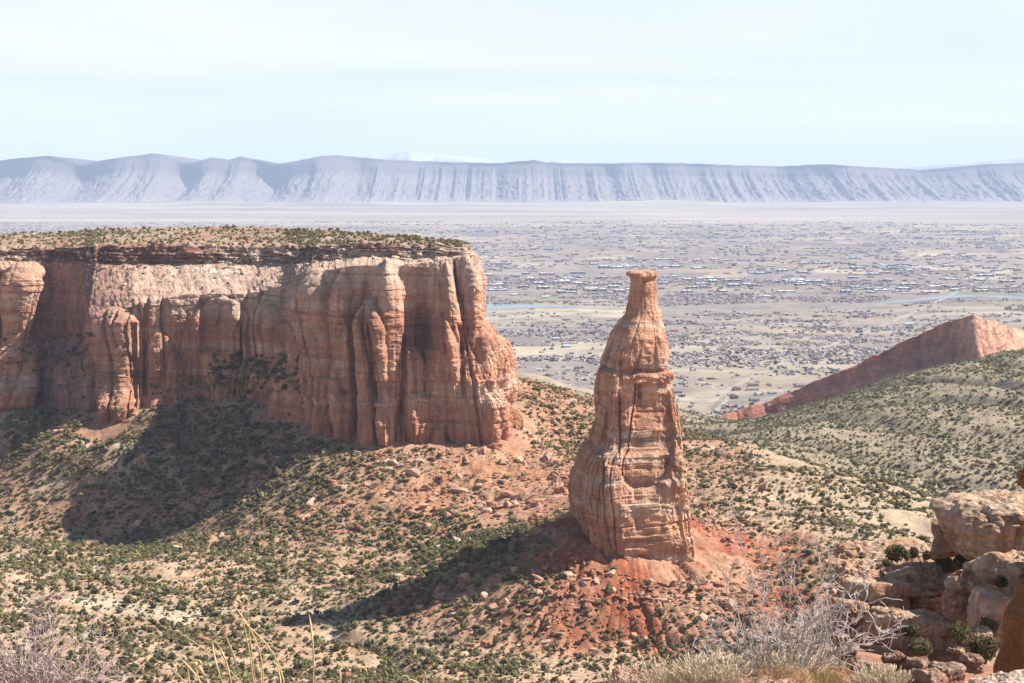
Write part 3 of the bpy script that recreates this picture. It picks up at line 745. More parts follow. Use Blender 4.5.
# ------------------------------------------------------------------ tilted red fin at the canyon mouth
FST = [ # crest, shoulder, foot
 [(660,428,2560),(660,430,2555),(660,440,2545)],
 [(700,423,2580),(700,425,2575),(701,436,2560)],
 [(735,412,2610),(736,415,2605),(738,432,2585)],
 [(790,393,2620),(791,398,2614),(795,424,2590)],
 [(850,368,2590),(851,375,2584),(856,405,2550)],
 [(900,343,2550),(901,352,2544),(906,388,2505)],
 [(940,325,2500),(941,334,2494),(946,374,2455)],
 [(962,317,2460),(963,325,2454),(968,368,2415)],
 [(974,315.5,2435),(975,323,2428),(979,368,2390)],
 [(986,318,2465),(988,325,2457),(994,368,2415)],
 [(1005,327,2525),(1008,333,2517),(1018,374,2470)],
 [(1040,336,2640),(1043,341,2630),(1053,374,2585)],
 [(1110,345,2800),(1113,350,2790),(1125,376,2750)],
 [(1250,360,2980),(1253,365,2970),(1265,386,2930)],
]
lv = np.array([[unproj(*p) for p in st] for st in FST])
arc = np.concatenate([[0], np.cumsum(np.linalg.norm(np.diff(lv[:, 0, :2], axis=0), axis=1))])
uf = np.linspace(0, arc[-1], 560)
L3 = [smooth1(np.stack([np.interp(uf, arc, lv[:, k, c]) for c in range(3)], -1), 8) for k in range(3)]
dirb = np.array([120.0, 190.0, -150.0])                                       # gentle dip slope behind
B = np.concatenate([seg(L3[0] + dirb, L3[0], 14), seg(L3[0], L3[1], 16), seg(L3[1], L3[2], 60), seg(L3[2], L3[2] + np.array([0, -15, -40.0]), 8, True)], 1)
N = sheet_normals(smooth1(B, 5, 0)); N[..., 2] *= 0.3
if N[..., 1].mean() > 0: N = -N
U = np.broadcast_to(uf[:, None], B.shape[:2]); Z = B[..., 2]
wgt = np.concatenate([np.linspace(0, 1, 14), np.ones(84)])[None]
a1 = perlin(U / 42, Z / 120, 2.0)
d = wgt * (6 * (np.abs(a1) ** 0.6 * 1.6 - .6) + 4 * fbm(U / 50, Z / 25, 3.0, 4) + 1.6 * bedding(Z - 0.32 * U, 31, 4, 12)[0])
P = B + N * d[..., None]
P[..., 2] += 3.0 * fbm(U / 28, 0.5, 4.0, 3) * wgt * np.concatenate([np.ones(30), np.linspace(1, 0, 68)])[None]
C = np.broadcast_to(np.array([0.41, 0.17, 0.115]), P.shape).copy()
C = mixc(C, [0.56, 0.36, 0.27], sstep(-0.1, 0.5, fbm(U / 160, (Z - 0.30 * U) / 11, 5.0, 4)) * 0.5)
C = mixc(C, [0.30, 0.12, 0.09], sstep(0.1, 0.5, fbm(U / 160, (Z - 0.30 * U) / 16, 15.0, 4)) * 0.7)
C = mixc(C, [0.54, 0.33, 0.22], sstep(arc[7] - 60, arc[8], U) * (1 - sstep(arc[11] - 100, arc[11] + 150, U)) * np.concatenate([np.ones(30), np.linspace(1, 0.1, 68)])[None] * 0.8)  # sunlit right end of the fin painted lighter, fading downwards
C = mixc(C, [0.24, 0.11, 0.085], sstep(0.15, 0.6, fbm(U / 30, Z / 60, 8.0, 4)) * 0.6)
me = new_mesh("tilted_sandstone_ridge", P.reshape(-1, 3), gridfaces(*P.shape[:2]), M_FARROCK, C.reshape(-1, 3))
o = link("tilted_sandstone_ridge", me)
tag(o, "tilted red sandstone fin rising above the green hillside at the canyon mouth", "rock ridge")

# ------------------------------------------------------------------ long cliffs across the valley and ranges behind
def polyline(pts, x): 
    p = np.array(pts, float); return np.interp(x, p[:, 0], p[:, 1])
CREST = [(-900,168),(-300,164),(-60,162),(0,160.5),(20,158),(46,155.5),(66,160),(84,163.5),(110,159),(140,155),(152,153),(162,154.5),(176,160),(190,163.5),(205,159),(213,157.5),(228,160),(240,156.5),(258,160.5),(275,164.5),(300,160),(322,156),(338,155),(360,157.5),(395,160),(420,161),(470,162.5),(500,163),(524,161),(535,160),(548,162.5),(600,163.5),(640,162.5),(700,163.5),(740,165.5),(785,166),(812,164.5),(830,164),(860,166.5),(900,168.5),(922,170),(940,169),(965,166.5),(990,164),(1010,163),(1060,162),(1200,165),(1900,168)]
pxl = np.concatenate([np.linspace(-900, -60, 150), np.linspace(-58, 1082, 1500), np.linspace(1086, 1900, 150)])
cy = polyline(CREST, pxl) + 0.5 * fbm(pxl / 9, 0.3, 1.0, 3)
D0 = 26500 + 900 * fbm(pxl / 160, 1.5, 2.0, 3) - 1200 * (1 - sstep(100, 420, pxl))
crest = unproj(pxl, cy, D0)
leftw = (1 - sstep(250, 430, pxl))
pwp = pxl + 10 * perlin(pxl / 24, 6.1) + 5 * perlin(pxl / 9, 8.3)
big = np.abs(perlin(pxl / 42, 0.2, 7.0)) * 2; mid_ = np.abs(perlin(pwp / 17, 4.2, 1.0)) * 2; fin_ = np.abs(perlin(pwp / 7.5, 2.2, 5.0)) * 2
NTc = 64
tt_ = np.linspace(0, 1, NTc)
# profile: cap cliff, then a concave apron
zprof = np.where(tt_ < 0.18, 1 - 0.33 * tt_ / 0.18, 0.67 * (1 - (tt_ - 0.18) / 0.82) ** 1.55)
outp = np.where(tt_ < 0.18, 120 * tt_ / 0.18, 120 + 2600 * ((tt_ - 0.18) / 0.82) ** 1.25)
spur = (0.75 * big[:, None] * (0.4 + leftw[:, None]) + 0.28 * mid_[:, None] + 0.16 * fin_[:, None])
spur = np.where(leftw[:, None] > 0, spur * (1 - 0.65 * leftw[:, None]) + leftw[:, None] * (1.25 - 1.2 * np.clip((164.5 - smooth1(cy, 3)) / 9, 0, 1))[:, None], spur) * (0.75 + 0.5 * fbm(pxl / 70, 3.1, 2.0, 2))[:, None]
ridge = np.sin(np.clip((tt_ - 0.05) / 0.95, 0, 1) * math.pi) ** 0.8
Zc_ = crest[:, 2:3] * zprof[None] + (-6) * (1 - zprof[None]) 
mod = (1 + 0.0 * leftw)[:, None]
Yc_ = crest[:, 1:2] - outp[None] * (0.75 + 0.2 * perlin(pxl / 60, 9.0)[:, None]) + (spur - 0.6) * 800 * ridge[None] * mod
Zc_ = Zc_ + 26 * fbm(pxl[:, None] / 5, tt_[None] * 9, 3.0, 3) * ridge[None] - (spur - .6) * 55 * ridge[None]
Xc_ = crest[:, 0:1] + 0 * Yc_
P = np.stack([Xc_, Yc_, Zc_], -1)
back = np.stack([crest[:, 0], crest[:, 1] + 4000, crest[:, 2] - 60], -1)[:, None]
P = np.concatenate([back, P], 1)
tq = np.concatenate([[0], tt_])
C = np.broadcast_to(np.array([0.20, 0.172, 0.16]), P.shape).copy()
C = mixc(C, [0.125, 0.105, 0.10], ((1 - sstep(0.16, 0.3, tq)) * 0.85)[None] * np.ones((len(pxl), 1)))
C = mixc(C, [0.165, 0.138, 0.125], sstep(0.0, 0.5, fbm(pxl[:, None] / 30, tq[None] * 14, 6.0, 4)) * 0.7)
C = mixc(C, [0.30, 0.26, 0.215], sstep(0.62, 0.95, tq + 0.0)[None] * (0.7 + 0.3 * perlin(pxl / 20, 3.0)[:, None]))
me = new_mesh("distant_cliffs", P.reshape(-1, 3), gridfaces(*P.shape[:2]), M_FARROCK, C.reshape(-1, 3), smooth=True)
tag(link("mountains", me), "long pale fluted cliffs running along the far side of the valley", "mountains", kind="structure")
def range_behind(px0, px1, crest_pts, D, col, snow=None):
    x = np.linspace(px0, px1, 200); y = polyline(crest_pts, x) + 0.35 * fbm(x / 8, D * 0.001, 1.0, 3)
    c = unproj(x, y, np.full_like(x, D)); t = np.linspace(0, 1, 16)
    P = c[:, None] + np.stack([0 * t, -6000 * t, 0 * t], -1)[None]
    P[..., 2] = c[:, 2:3] * (1 - t)[None] ** 1.3 + 50 * fbm(x[:, None] / 12, t[None] * 5, D * 0.01, 3) * np.sin(t * math.pi)[None] - 5
    Cc = np.broadcast_to(np.array(col), P.shape).copy()
    if snow is not None: Cc = mixc(Cc, [0.5, 0.52, 0.56], sstep(snow, snow + 0.2, fbm(x[:, None] / 25, t[None] * 12, 4.4, 3) + 0.6 * (1 - t[None] * 3)))
    me = new_mesh("mountains", P.reshape(-1, 3), gridfaces(*P.shape[:2]), M_FARROCK, Cc.reshape(-1, 3), smooth=True)
    return me
tag(link("mountains", range_behind(330, 520, [(330,168),(352,157),(380,153.5),(410,152),(440,154),(470,156.5),(490,160),(520,170)], 43000, (.3,.3,.32), 0.15)), "low snow-streaked range showing over the middle of the far cliffs", "mountains", kind="structure")
tag(link("mountains", range_behind(860, 1700, [(860,172),(900,168),(930,165.5),(960,163.5),(1000,160),(1024,158.5),(1100,157),(1400,160),(1700,170)], 42000, (.3,.29,.3), 0.75)), "blue range rising behind the right end of the far cliffs", "mountains", kind="structure")
tag(link("mountains", range_behind(535, 600, [(535,168),(550,161),(560,159.5),(575,161.5),(600,168)], 46000, (.34,.34,.36), 0.2)), "tiny pale peak just showing over the far cliffs", "mountains", kind="structure")

# ------------------------------------------------------------------ haze
hx, hy0, hy1, hz0, hz1 = 63000.0, -2500.0, 63000.0, -60.0, 1250.0
v = np.array([(a, b, c) for a in (-hx, hx) for b in (hy0, hy1) for c in (hz0, hz1)])
fq = np.array([(0,1,3,2),(4,6,7,5),(0,4,5,1),(2,3,7,6),(0,2,6,4),(1,5,7,3)])
mh = bpy.data.materials.new("haze_air"); mh.use_nodes = True
hn, hl = mh.node_tree.nodes, mh.node_tree.links; hn.clear()
ho = hn.new("ShaderNodeOutputMaterial"); pv = hn.new("ShaderNodeVolumePrincipled")
pv.inputs["Color"].default_value = (0.55, 0.71, 1.0, 1); pv.inputs["Density"].default_value = 2.6e-5; pv.inputs["Anisotropy"].default_value = 0.0
hl.new(pv.outputs[0], ho.inputs["Volume"])
tag(link("haze", new_mesh("haze", v, fq, mh)), "pale blue haze filling the air over the valley", "haze", kind="stuff")

# ------------------------------------------------------------------ plants and rocks: templates
def ico(sub):
    t = (1 + 5 ** 0.5) / 2
    v = [(-1,t,0),(1,t,0),(-1,-t,0),(1,-t,0),(0,-1,t),(0,1,t),(0,-1,-t),(0,1,-t),(t,0,-1),(t,0,1),(-t,0,-1),(-t,0,1)]
    f = [(0,11,5),(0,5,1),(0,1,7),(0,7,10),(0,10,11),(1,5,9),(5,11,4),(11,10,2),(10,7,6),(7,1,8),(3,9,4),(3,4,2),(3,2,6),(3,6,8),(3,8,9),(4,9,5),(2,4,11),(6,2,10),(8,6,7),(9,8,1)]
    v = [np.array(a, float) / np.linalg.norm(a) for a in v]
    for _ in range(sub):
        c = {}; nf = []
        def mid(a, b):
            k = (min(a, b), max(a, b))
            if k not in c:
                m = v[a] + v[b]; v.append(m / np.linalg.norm(m)); c[k] = len(v) - 1
            return c[k]
        for a, b, d in f:
            x, y, z = mid(a, b), mid(b, d), mid(d, a); nf += [(a,x,z),(b,y,x),(d,z,y),(x,y,z)]
        f = nf
    return np.array(v), np.array(f, np.int32)
ICO = [ico(k) for k in range(5)]

def rock_verts(sub, seed, flat=0.6, rough=0.05, planes=10):
    """angular block: a ball cut by random joint planes, unit half-size"""
    rs = np.random.default_rng(seed); d, f = ICO[sub]
    n = rs.normal(size=(planes, 3)); n[:6] = np.eye(3).repeat(2, 0) * np.array([1, -1] * 3)[:, None]
    n[:6] += rs.normal(size=(6, 3)) * 0.32; n /= np.linalg.norm(n, axis=1)[:, None]
    h = rs.uniform(0.62, 1.0, planes)
    dn = np.maximum(d @ n.T, 1e-3)
    r = (np.sum((dn / h) ** 30.0, axis=1)) ** (-1 / 30.0)
    p = d * r[:, None]; p = p + d * (rough * fbm(p[:, 0] * 2.5 + seed, p[:, 1] * 2.5, p[:, 2] * 3.5, 3))[:, None]
    p[:, 2] *= flat
    return p, f

def leaves(rs, c, size, up=0.25):
    """one quad leaf spray per centre, turned outwards at random"""
    n = len(c); a = rs.normal(size=(n, 3)); a /= np.linalg.norm(a, axis=1)[:, None]
    b = np.cross(a, rs.normal(size=(n, 3))); b /= np.linalg.norm(b, axis=1)[:, None]
    s = size * rs.uniform(0.6, 1.3, n)[:, None]
    v = np.stack([c - a * s, c - b * s * 0.55, c + a * s, c + b * s * 0.55], 1).reshape(-1, 3)
    return v, np.arange(4 * n, dtype=np.int32).reshape(n, 4)

def shrub_template(seed, nleaf, core_sub=0, lobes=5, leaf=0.3, squash=0.85):
    """crown about 1 m in radius standing on z=0: dark lobes wrapped in leaf sprays"""
    rs = np.random.default_rng(seed); V = []; F3 = []; F4 = []; K = []; o = 0
    L = []
    for i in range(lobes):
        a = rs.uniform(0, 6.28); rr = rs.uniform(0.1, 0.55) if i else 0
        L.append((rr * math.cos(a), rr * math.sin(a), rs.uniform(0.45, 0.95) if i else 0.8, rs.uniform(0.38, 0.6) if i else 0.62))
    L = np.array(L)
    d, f = ICO[core_sub]
    for x, y, z, r in L:
        p = d * r * 0.8 * (1 + 0.32 * rs.normal(size=(len(d), 1)) * 0.7) + (x, y, z)
        V.append(p); F3.append(f + o); o += len(p); K.append(np.full(len(p), 1.05))
    li = rs.integers(0, lobes, nleaf); u = rs.normal(size=(nleaf, 3)); u /= np.linalg.norm(u, axis=1)[:, None]
    c = L[li, :3] + u * L[li, 3:4] * rs.uniform(0.75, 1.15, (nleaf, 1))
    lv_, lf = leaves(rs, c, leaf)
    V.append(lv_); F4.append(lf + o); K.append(np.repeat(rs.uniform(0.7, 1.4, nleaf), 4))
    V = np.concatenate(V); V[:, 2] *= squash; V[:, 2] = np.maximum(V[:, 2], 0.02)
    return V, np.concatenate(F3), np.concatenate(F4), np.concatenate(K)

class Merge:
    def __init__(s): s.V = []; s.F3 = []; s.F4 = []; s.C = []; s.o = 0
    def add(s, V, F3=None, F4=None, C=None):
        s.V.append(V); n = len(V)
        if F3 is not None and len(F3): s.F3.append(F3 + s.o)
        if F4 is not None and len(F4): s.F4.append(F4 + s.o)
        s.C.append(np.broadcast_to(np.asarray(C, float), (n, 3))); s.o += n
    def many(s, T, pos, scale, rot, col):
        """T = (V, F3, F4, K); pos (n,3), scale (n,3), rot (n,), col (n,3)"""
        V, F3, F4, K = T; n = len(pos); m = len(V)
        if n == 0: return
        c, q = np.cos(rot)[:, None], np.sin(rot)[:, None]
        x = V[None, :, 0] * scale[:, 0:1]; y = V[None, :, 1] * scale[:, 1:2]; z = V[None, :, 2] * scale[:, 2:3]
        P = np.stack([x * c - y * q, x * q + y * c, z], -1) + pos[:, None]
        off = (np.arange(n) * m)[:, None, None]
        C = col[:, None] * K[None, :, None]
        s.add(P.reshape(-1, 3), (F3[None] + off).reshape(-1, 3) if len(F3) else None, (F4[None] + off).reshape(-1, 4) if len(F4) else None, C.reshape(-1, 3))
    def mesh(s, name, mat, smooth=False):
        fs = ([np.concatenate(s.F3)] if s.F3 else []) + ([np.concatenate(s.F4)] if s.F4 else [])
        return new_mesh(name, np.concatenate(s.V), fs, mat, np.concatenate(s.C), smooth)

def tube(pts, rad, sides=5):
    pts = np.asarray(pts, float); n = len(pts); rad = np.broadcast_to(np.asarray(rad, float), (n,))
    t = np.gradient(pts, axis=0); t /= np.linalg.norm(t, axis=1)[:, None] + 1e-12
    up = np.array([0.31, 0.22, 0.92]) if abs(t[0, 2]) < 0.9 else np.array([1.0, 0.1, 0])
    a = np.cross(t, up); a /= np.linalg.norm(a, axis=1)[:, None] + 1e-12; b = np.cross(t, a)
    th_ = np.linspace(0, 2 * math.pi, sides, endpoint=False)
    V = pts[:, None] + rad[:, None, None] * (np.cos(th_)[None, :, None] * a[:, None] + np.sin(th_)[None, :, None] * b[:, None])
    return V.reshape(-1, 3), gridfaces(n, sides, True)

# raster of the mesa and spire tops, to keep plants off the walls
GX0, GY0, GC = -900.0, 1000.0, 4.0
GM = np.full((420, 260), -1.0)
gi = ((MESA_P[..., 0] - GX0) / GC).astype(int).ravel(); gj = ((MESA_P[..., 1] - GY0) / GC).astype(int).ravel()
ok = (gi >= 0) & (gi < 260) & (gj >= 0) & (gj < 420)
np.maximum.at(GM, (gj[ok], gi[ok]), MESA_P[..., 2].ravel()[ok])
for _ in range(2):
    for ax in (0, 1):
        for s_ in (1, -1): GM = np.where(GM < 0, np.roll(GM, s_, ax), GM)
def on_rock(x, y, z):
    i = ((x - GX0) / GC).astype(int); j = ((y - GY0) / GC).astype(int)
    inb = (i >= 0) & (i < 260) & (j >= 0) & (j < 420)
    h = np.where(inb, GM[np.clip(j, 0, 419), np.clip(i, 0, 259)], -1)
    sp = (np.abs(x - SPX + 2) < 52) & (np.abs(y - SPY) < 62)
    sp &= ((x - SPX) / 47) ** 2 + ((y - SPY) / 46) ** 2 < 1
    return (h > z + 2.0) | sp

def polar(n, r0, r1, px0=-130, px1=1154):
    a = np.arctan((RNG.uniform(px0, px1, n) - 512) / FPX); r = np.sqrt(RNG.uniform(r0 * r0, r1 * r1, n))
    return np.sin(a) * r, np.cos(a) * r

# ------------------------------------------------------------------ junipers and scrub on the slopes
x, y = polar(140000, 600, 1400); x2, y2 = polar(150000, 1400, 2650)
x = np.concatenate([x, x2]); y = np.concatenate([y, y2])
z = height(x, y); r = np.hypot(x, y); px, py = proj(np.stack([x, y, z], -1))
n1 = fbm(x / 70, y / 70, 13.0, 3); n2 = fbm(x / 25, y / 25, 23.0, 3)
dens = 0.68 + 0.55 * n1 + 0.40 * n2
floor_ = sstep(500, 540, py) * (1 - sstep(560, 640, px)); dens += 0.18 * floor_
dens += 0.8 * np.exp(-((px - 200) / 160) ** 2 - ((py - 468) / 50) ** 2) + 0.15 * np.exp(-((px - 40) / 80) ** 2 - ((py - 430) / 30) ** 2)
dens += 0.45 * np.exp(-((px - 500) / 80) ** 2 - ((py - 550) / 28) ** 2)
ds = np.hypot(x - SPX, (y - SPY) * 0.9); dens -= 0.40 * (1 - sstep(50, 90, ds))
tal = np.exp(-((x + 5) / 100.0) ** 2 - ((y - 1135) / 90.0) ** 2); dens -= 0.62 * tal
rb_ = sstep(120, 220, x) * (r < 1400); dens -= 0.22 * rb_
gl = np.abs(perlin((x + 0.5 * y) / 95 + 0.4 * perlin(x / 150, y / 150), (y - 0.5 * x) / 420, 2.2))
hill = sstep(1380, 1500, r); dens += 0.04 * hill; dens += hill * (0.35 * (1 - sstep(0.05, 0.35, gl)) + 1.2 * np.exp(-((px - 940) / 100) ** 2 - ((py - 492) / 32) ** 2) + 1.0 * np.exp(-((py - (425 - 0.42 * (px - 760))) / 11) ** 2) * (px > 740))
keep = (RNG.uniform(0, 1, len(x)) < np.clip(dens, 0, 1) ** 1.5 * np.where(r < 1400, 0.86, 0.85)) & ~on_rock(x, y, z) & (z > 8) & (py < 720)
x, y, z, r, px, py, n1, n2, hill, ds = [q[keep] for q in (x, y, z, r, px, py, n1, n2, hill, ds)]
nP = len(x)
big_ = RNG.uniform(0, 1, nP) < np.where(hill > 0.5, 0.45, 0.36)
rad = np.where(big_, 0.95 + 1.25 * RNG.uniform(0, 1, nP) ** 1.8, RNG.uniform(0.4, 1.0, nP))
rad *= np.where(hill > 0.5, 1.15, 1.0)
zone_ = np.exp(-((px - 200) / 150) ** 2 - ((py - 470) / 48) ** 2) + np.exp(-((px - 490) / 90) ** 2 - ((py - 555) / 32) ** 2) + np.exp(-((px - 40) / 70) ** 2 - ((py - 425) / 30) ** 2) + 0.6 * np.exp(-((px - 940) / 100) ** 2 - ((py - 492) / 32) ** 2)
rad *= 1 + 0.55 * np.clip(zone_, 0, 1)
hgt = rad * RNG.uniform(0.65, 1.25, nP)
gcol = np.array([0.205, 0.182, 0.092]); col = gcol * RNG.uniform(0.65, 1.3, (nP, 1)) * (1 + RNG.normal(size=(nP, 3)) * [0.10, 0.04, 0.1])
sage = (~big_) & (RNG.uniform(0, 1, nP) < 0.55)
col[sage] = np.array([0.24, 0.215, 0.14]) * RNG.uniform(0.7, 1.3, (sage.sum(), 1))
yl = (RNG.uniform(0, 1, nP) < 0.28); col[yl] = np.array([0.26, 0.225, 0.095]) * RNG.uniform(0.75, 1.2, (yl.sum(), 1))
gy_ = (RNG.uniform(0, 1, nP) < 0.10) & ~big_; col[gy_] = np.array([0.25, 0.215, 0.20]) * RNG.uniform(0.7, 1.2, (gy_.sum(), 1))
dk = (RNG.uniform(0, 1, nP) < 0.22) & big_; col[dk] *= [0.6, 0.66, 0.6]
pos = np.stack([x, y, z - 0.12 * rad], -1)

# which of the junipers show largest in the photograph
inb = big_ & (px > 4) & (px < 1020) & (py > 300) & (py < 676) & (r < 1250)
ci = np.nonzero(inb)[0]; size = rad[ci] * hgt[ci] / r[ci] ** 2; ci = ci[np.argsort(-size)][:900]
tq = np.linspace(0.2, 0.97, 50)
gx = x[ci][:, None] * tq; gy = y[ci][:, None] * tq; gz = CAMZ + (z[ci][:, None] + hgt[ci][:, None] - CAMZ) * tq
vis = (gz > height(gx, gy, False) + 0.2).all(1)
ci = ci[vis][:300]
solo = np.zeros(nP, bool); solo[ci] = True

def juniper_proto(seed, nleaf=230, core=1, leaf=0.17):
    rs = np.random.default_rng(seed)
    V, F3, F4, K = shrub_template(seed, nleaf, core, 7, leaf, 1.0)
    V = V.copy(); V[:, 2] = V[:, 2] + 0.1
    cm_ = new_mesh("crown", V, [F3, F4], M_FOLI, gcol[None] * K[:, None] * rs.uniform(0.8, 1.15) * (0.72 if nleaf > 500 else 1.0))
    mg = Merge()
    for k in range(3):
        a = rs.uniform(0, 6.28); q = np.array([[0, 0, -0.15], [0.1 * math.cos(a), 0.1 * math.sin(a), 0.25], [0.3 * math.cos(a), 0.3 * math.sin(a), 0.75]])
        tv, tf = tube(q, [0.10, 0.07, 0.03], 6); mg.add(tv, None, tf, (0.16, 0.115, 0.085))
    return cm_, mg.mesh("trunk", M_BARK)
JUN = [juniper_proto(100 + k) for k in range(9)]
def zone_of(px_, py_, x_, y_):
    if px_ > 690: return "right", "olive juniper scattered on the tan bench right of the spire", "junipers on the bench right of the spire"
    d_ = math.hypot(x_ - SPX, y_ - SPY)
    if d_ < 115 and px_ > 520: return "mound", "small juniper on the red soil mound under the spire", "junipers on the red mound under the spire"
    if py_ < 545 and px_ < 330: return "shade", "dark juniper on the shaded slope under the long mesa wall", "junipers on the slope under the mesa wall"
    if px_ < 210: return "wash", "olive juniper on the canyon floor beside the pale dry wash at bottom left", "junipers beside the dry wash"
    if px_ < 420: return "floor", "olive juniper on the sunlit canyon floor behind the dry grass stalks", "junipers behind the grass stalks"
    return "front", "olive juniper on the canyon floor around the tip and lower edge of the spire's shadow", "junipers around the spire's shadow"
for q, i in enumerate(ci):
    _, lab, grp = zone_of(px[i], py[i], x[i], y[i])
    t = thing("juniper", lab, "juniper", pos[i], RNG.uniform(0, 6.28), grp)
    t.scale = (rad[i], rad[i] * RNG.uniform(0.85, 1.15), hgt[i])
    cm_, tm_ = JUN[q % len(JUN)]
    link("crown", cm_, t); link("trunk", tm_, t)

T_HI = [shrub_template(200 + k, 42, 0, 4, 0.33) for k in range(6)]
T_LO = [shrub_template(300 + k, 14, 0, 2, 0.42) for k in range(6)]
def scatter(mg, T_, sel):
    sel = np.asarray(sel); g = RNG.integers(0, len(T_), len(sel))
    for k in range(len(T_)):
        s_ = sel[g == k]
        mg.many(T_[k], pos[s_], np.stack([rad[s_], rad[s_] * RNG.uniform(0.65, 1.45, len(s_)), hgt[s_]], -1), RNG.uniform(0, 6.28, len(s_)), col[s_])
mg = Merge()
rest = np.nonzero(~solo)[0]; large = (rad[rest] / r[rest]) > 1.2 / 1100
scatter(mg, T_HI, rest[large]); scatter(mg, T_LO, rest[~large])
# piñons and scrub on the mesa top and in the hollows of its wall
mp = MESA_P.reshape(-1, 3); ml = MESA_LV.ravel(); mpx, mpy = proj(mp)
def on_mesa(lo, hi, n, box=None, rr=(0.8, 1.9)):
    s_ = (ml > lo) & (ml < hi) & (mpx > -140) & (mpx < 475)
    if box is not None: s_ &= (mpx > box[0]) & (mpx < box[2]) & (mpy > box[1]) & (mpy < box[3])
    k = np.nonzero(s_)[0]
    if not len(k): return np.zeros((0, 3)), np.zeros(0), np.zeros(0)
    k = RNG.choice(k, min(n, len(k)), replace=False)
    rr_ = RNG.uniform(*rr, len(k)); return mp[k] - [0, 0, 0.2], rr_, rr_ * RNG.uniform(0.8, 1.25, len(k))
sets = [on_mesa(1.05, 1.99, 2600, None, (0.7, 1.9)), on_mesa(1.8, 2.05, 160, None, (0.6, 1.5)), on_mesa(2.0, 3.0, 150, None, (0.6, 1.5)), on_mesa(2.8, 3.15, 110, (-140, 250, 300, 300), (0.7, 1.7)),
        on_mesa(3, 6.4, 150, (-60, 334, 92, 376), (1.2, 2.8)), on_mesa(3, 6.4, 150, (210, 356, 300, 394), (1.6, 3.3)), on_mesa(3, 6.4, 50, (150, 385, 210, 415), (1.1, 2.3)), on_mesa(4, 6.4, 60, (-100, 376, 300, 400), (0.7, 1.6)),
        on_mesa(3, 4.2, 14, (105, 300, 140, 318), (0.8, 1.5)), on_mesa(3, 4.2, 16, (190, 278, 300, 300), (0.9, 1.8)), on_mesa(2.9, 4.1, 18, (120, 262, 330, 292), (0.7, 1.4)), on_mesa(4.6, 6, 16, (295, 330, 500, 440), (0.6, 1.3)),
        on_mesa(2.2, 3.2, 26, (280, 246, 325, 270), (1.2, 2.2)), on_mesa(2.0, 3.2, 26, (395, 246, 445, 264), (0.9, 1.6)), on_mesa(5, 6, 60, (0, 372, 300, 420), (1.0, 2.2)), on_mesa(1.0, 1.5, 220, (-140, 215, 470, 245), (1.2, 2.3))]
for p_, rr_, hh_ in sets:
    g = RNG.integers(0, 6, len(p_))
    for k in range(6):
        s_ = g == k
        mg.many(T_HI[k], p_[s_], np.stack([rr_[s_], rr_[s_], hh_[s_]], -1), RNG.uniform(0, 6.28, s_.sum()), gcol * RNG.uniform(0.6, 1.35, (s_.sum(), 1)))
o = link("scrub", mg.mesh("scrub", M_SCRUB)); tag(o, "olive and grey desert scrub scattered over mesa top, slopes and hills", "scrub", kind="stuff")

# ------------------------------------------------------------------ fallen rocks
ROCK = [rock_verts(2, 400 + k, 0.7) for k in range(10)]; ROCKL = [rock_verts(1, 500 + k, 0.65) for k in range(10)]
x, y = polar(70000, 620, 1500, 300, 780); xm, ym = polar(9000, 1100, 1420, -100, 330); xs, ys = polar(5000, 620, 1200, -100, 900)
x = np.concatenate([x, xm, xs]); y = np.concatenate([y, ym, ys]); z = height(x, y); r = np.hypot(x, y); px, py = proj(np.stack([x, y, z], -1))
tal = np.exp(-((x + 5) / 110.0) ** 2 - ((y - 1140) / 85.0) ** 2)
ridge_ = np.exp(-((px - 560) / 45) ** 2 - ((py - 410) / 34) ** 2)
ds = np.hypot(x - SPX, y - SPY); mound = (1 - sstep(70, 125, ds))
footm = np.exp(-((y - 1290) / 60.0) ** 2) * (px < 300)
nn_ = fbm(x / 30, y / 30, 3.0, 3)
keep = (RNG.uniform(0, 1, len(x)) < np.clip(0.9 * tal + 0.85 * ridge_ + 0.75 * mound + 0.25 * footm + 0.03, 0, 1) * np.clip(0.6 + nn_, 0.05, 1) * 0.8) & ~on_rock(x, y, z)
x, y, z, px, py, r, ds = [q[keep] for q in (x, y, z, px, py, r, ds)]
nR = len(x); sz = np.minimum(0.42 * RNG.pareto(2.0, nR) + 0.42, 2.9); sz[ds < 110] = np.minimum(sz[ds < 110] + 0.2, 2.0)
sc3 = sz[:, None] * RNG.uniform(0.7, 1.35, (nR, 3)); rc = np.array([0.47, 0.27, 0.18]) * RNG.uniform(0.75, 1.25, (nR, 1))
redd = RNG.uniform(0, 1, nR) < 0.3; rc[redd] = np.array([0.38, 0.16, 0.10]) * RNG.uniform(0.8, 1.2, (redd.sum(), 1))
o_ = np.argsort(-sz / r); insee = (px > 2) & (px < 1022) & (py > 370) & (py < 675); o_ = o_[insee[o_]][:170]
solo = np.zeros(nR, bool); solo[o_] = True
BM = [[new_mesh("boulder", v_, f_, M_BOULDER, np.broadcast_to(np.array(c_), v_.shape)) for v_, f_ in ROCK] for c_ in ((0.48, 0.285, 0.19), (0.38, 0.165, 0.105), (0.54, 0.37, 0.265))]
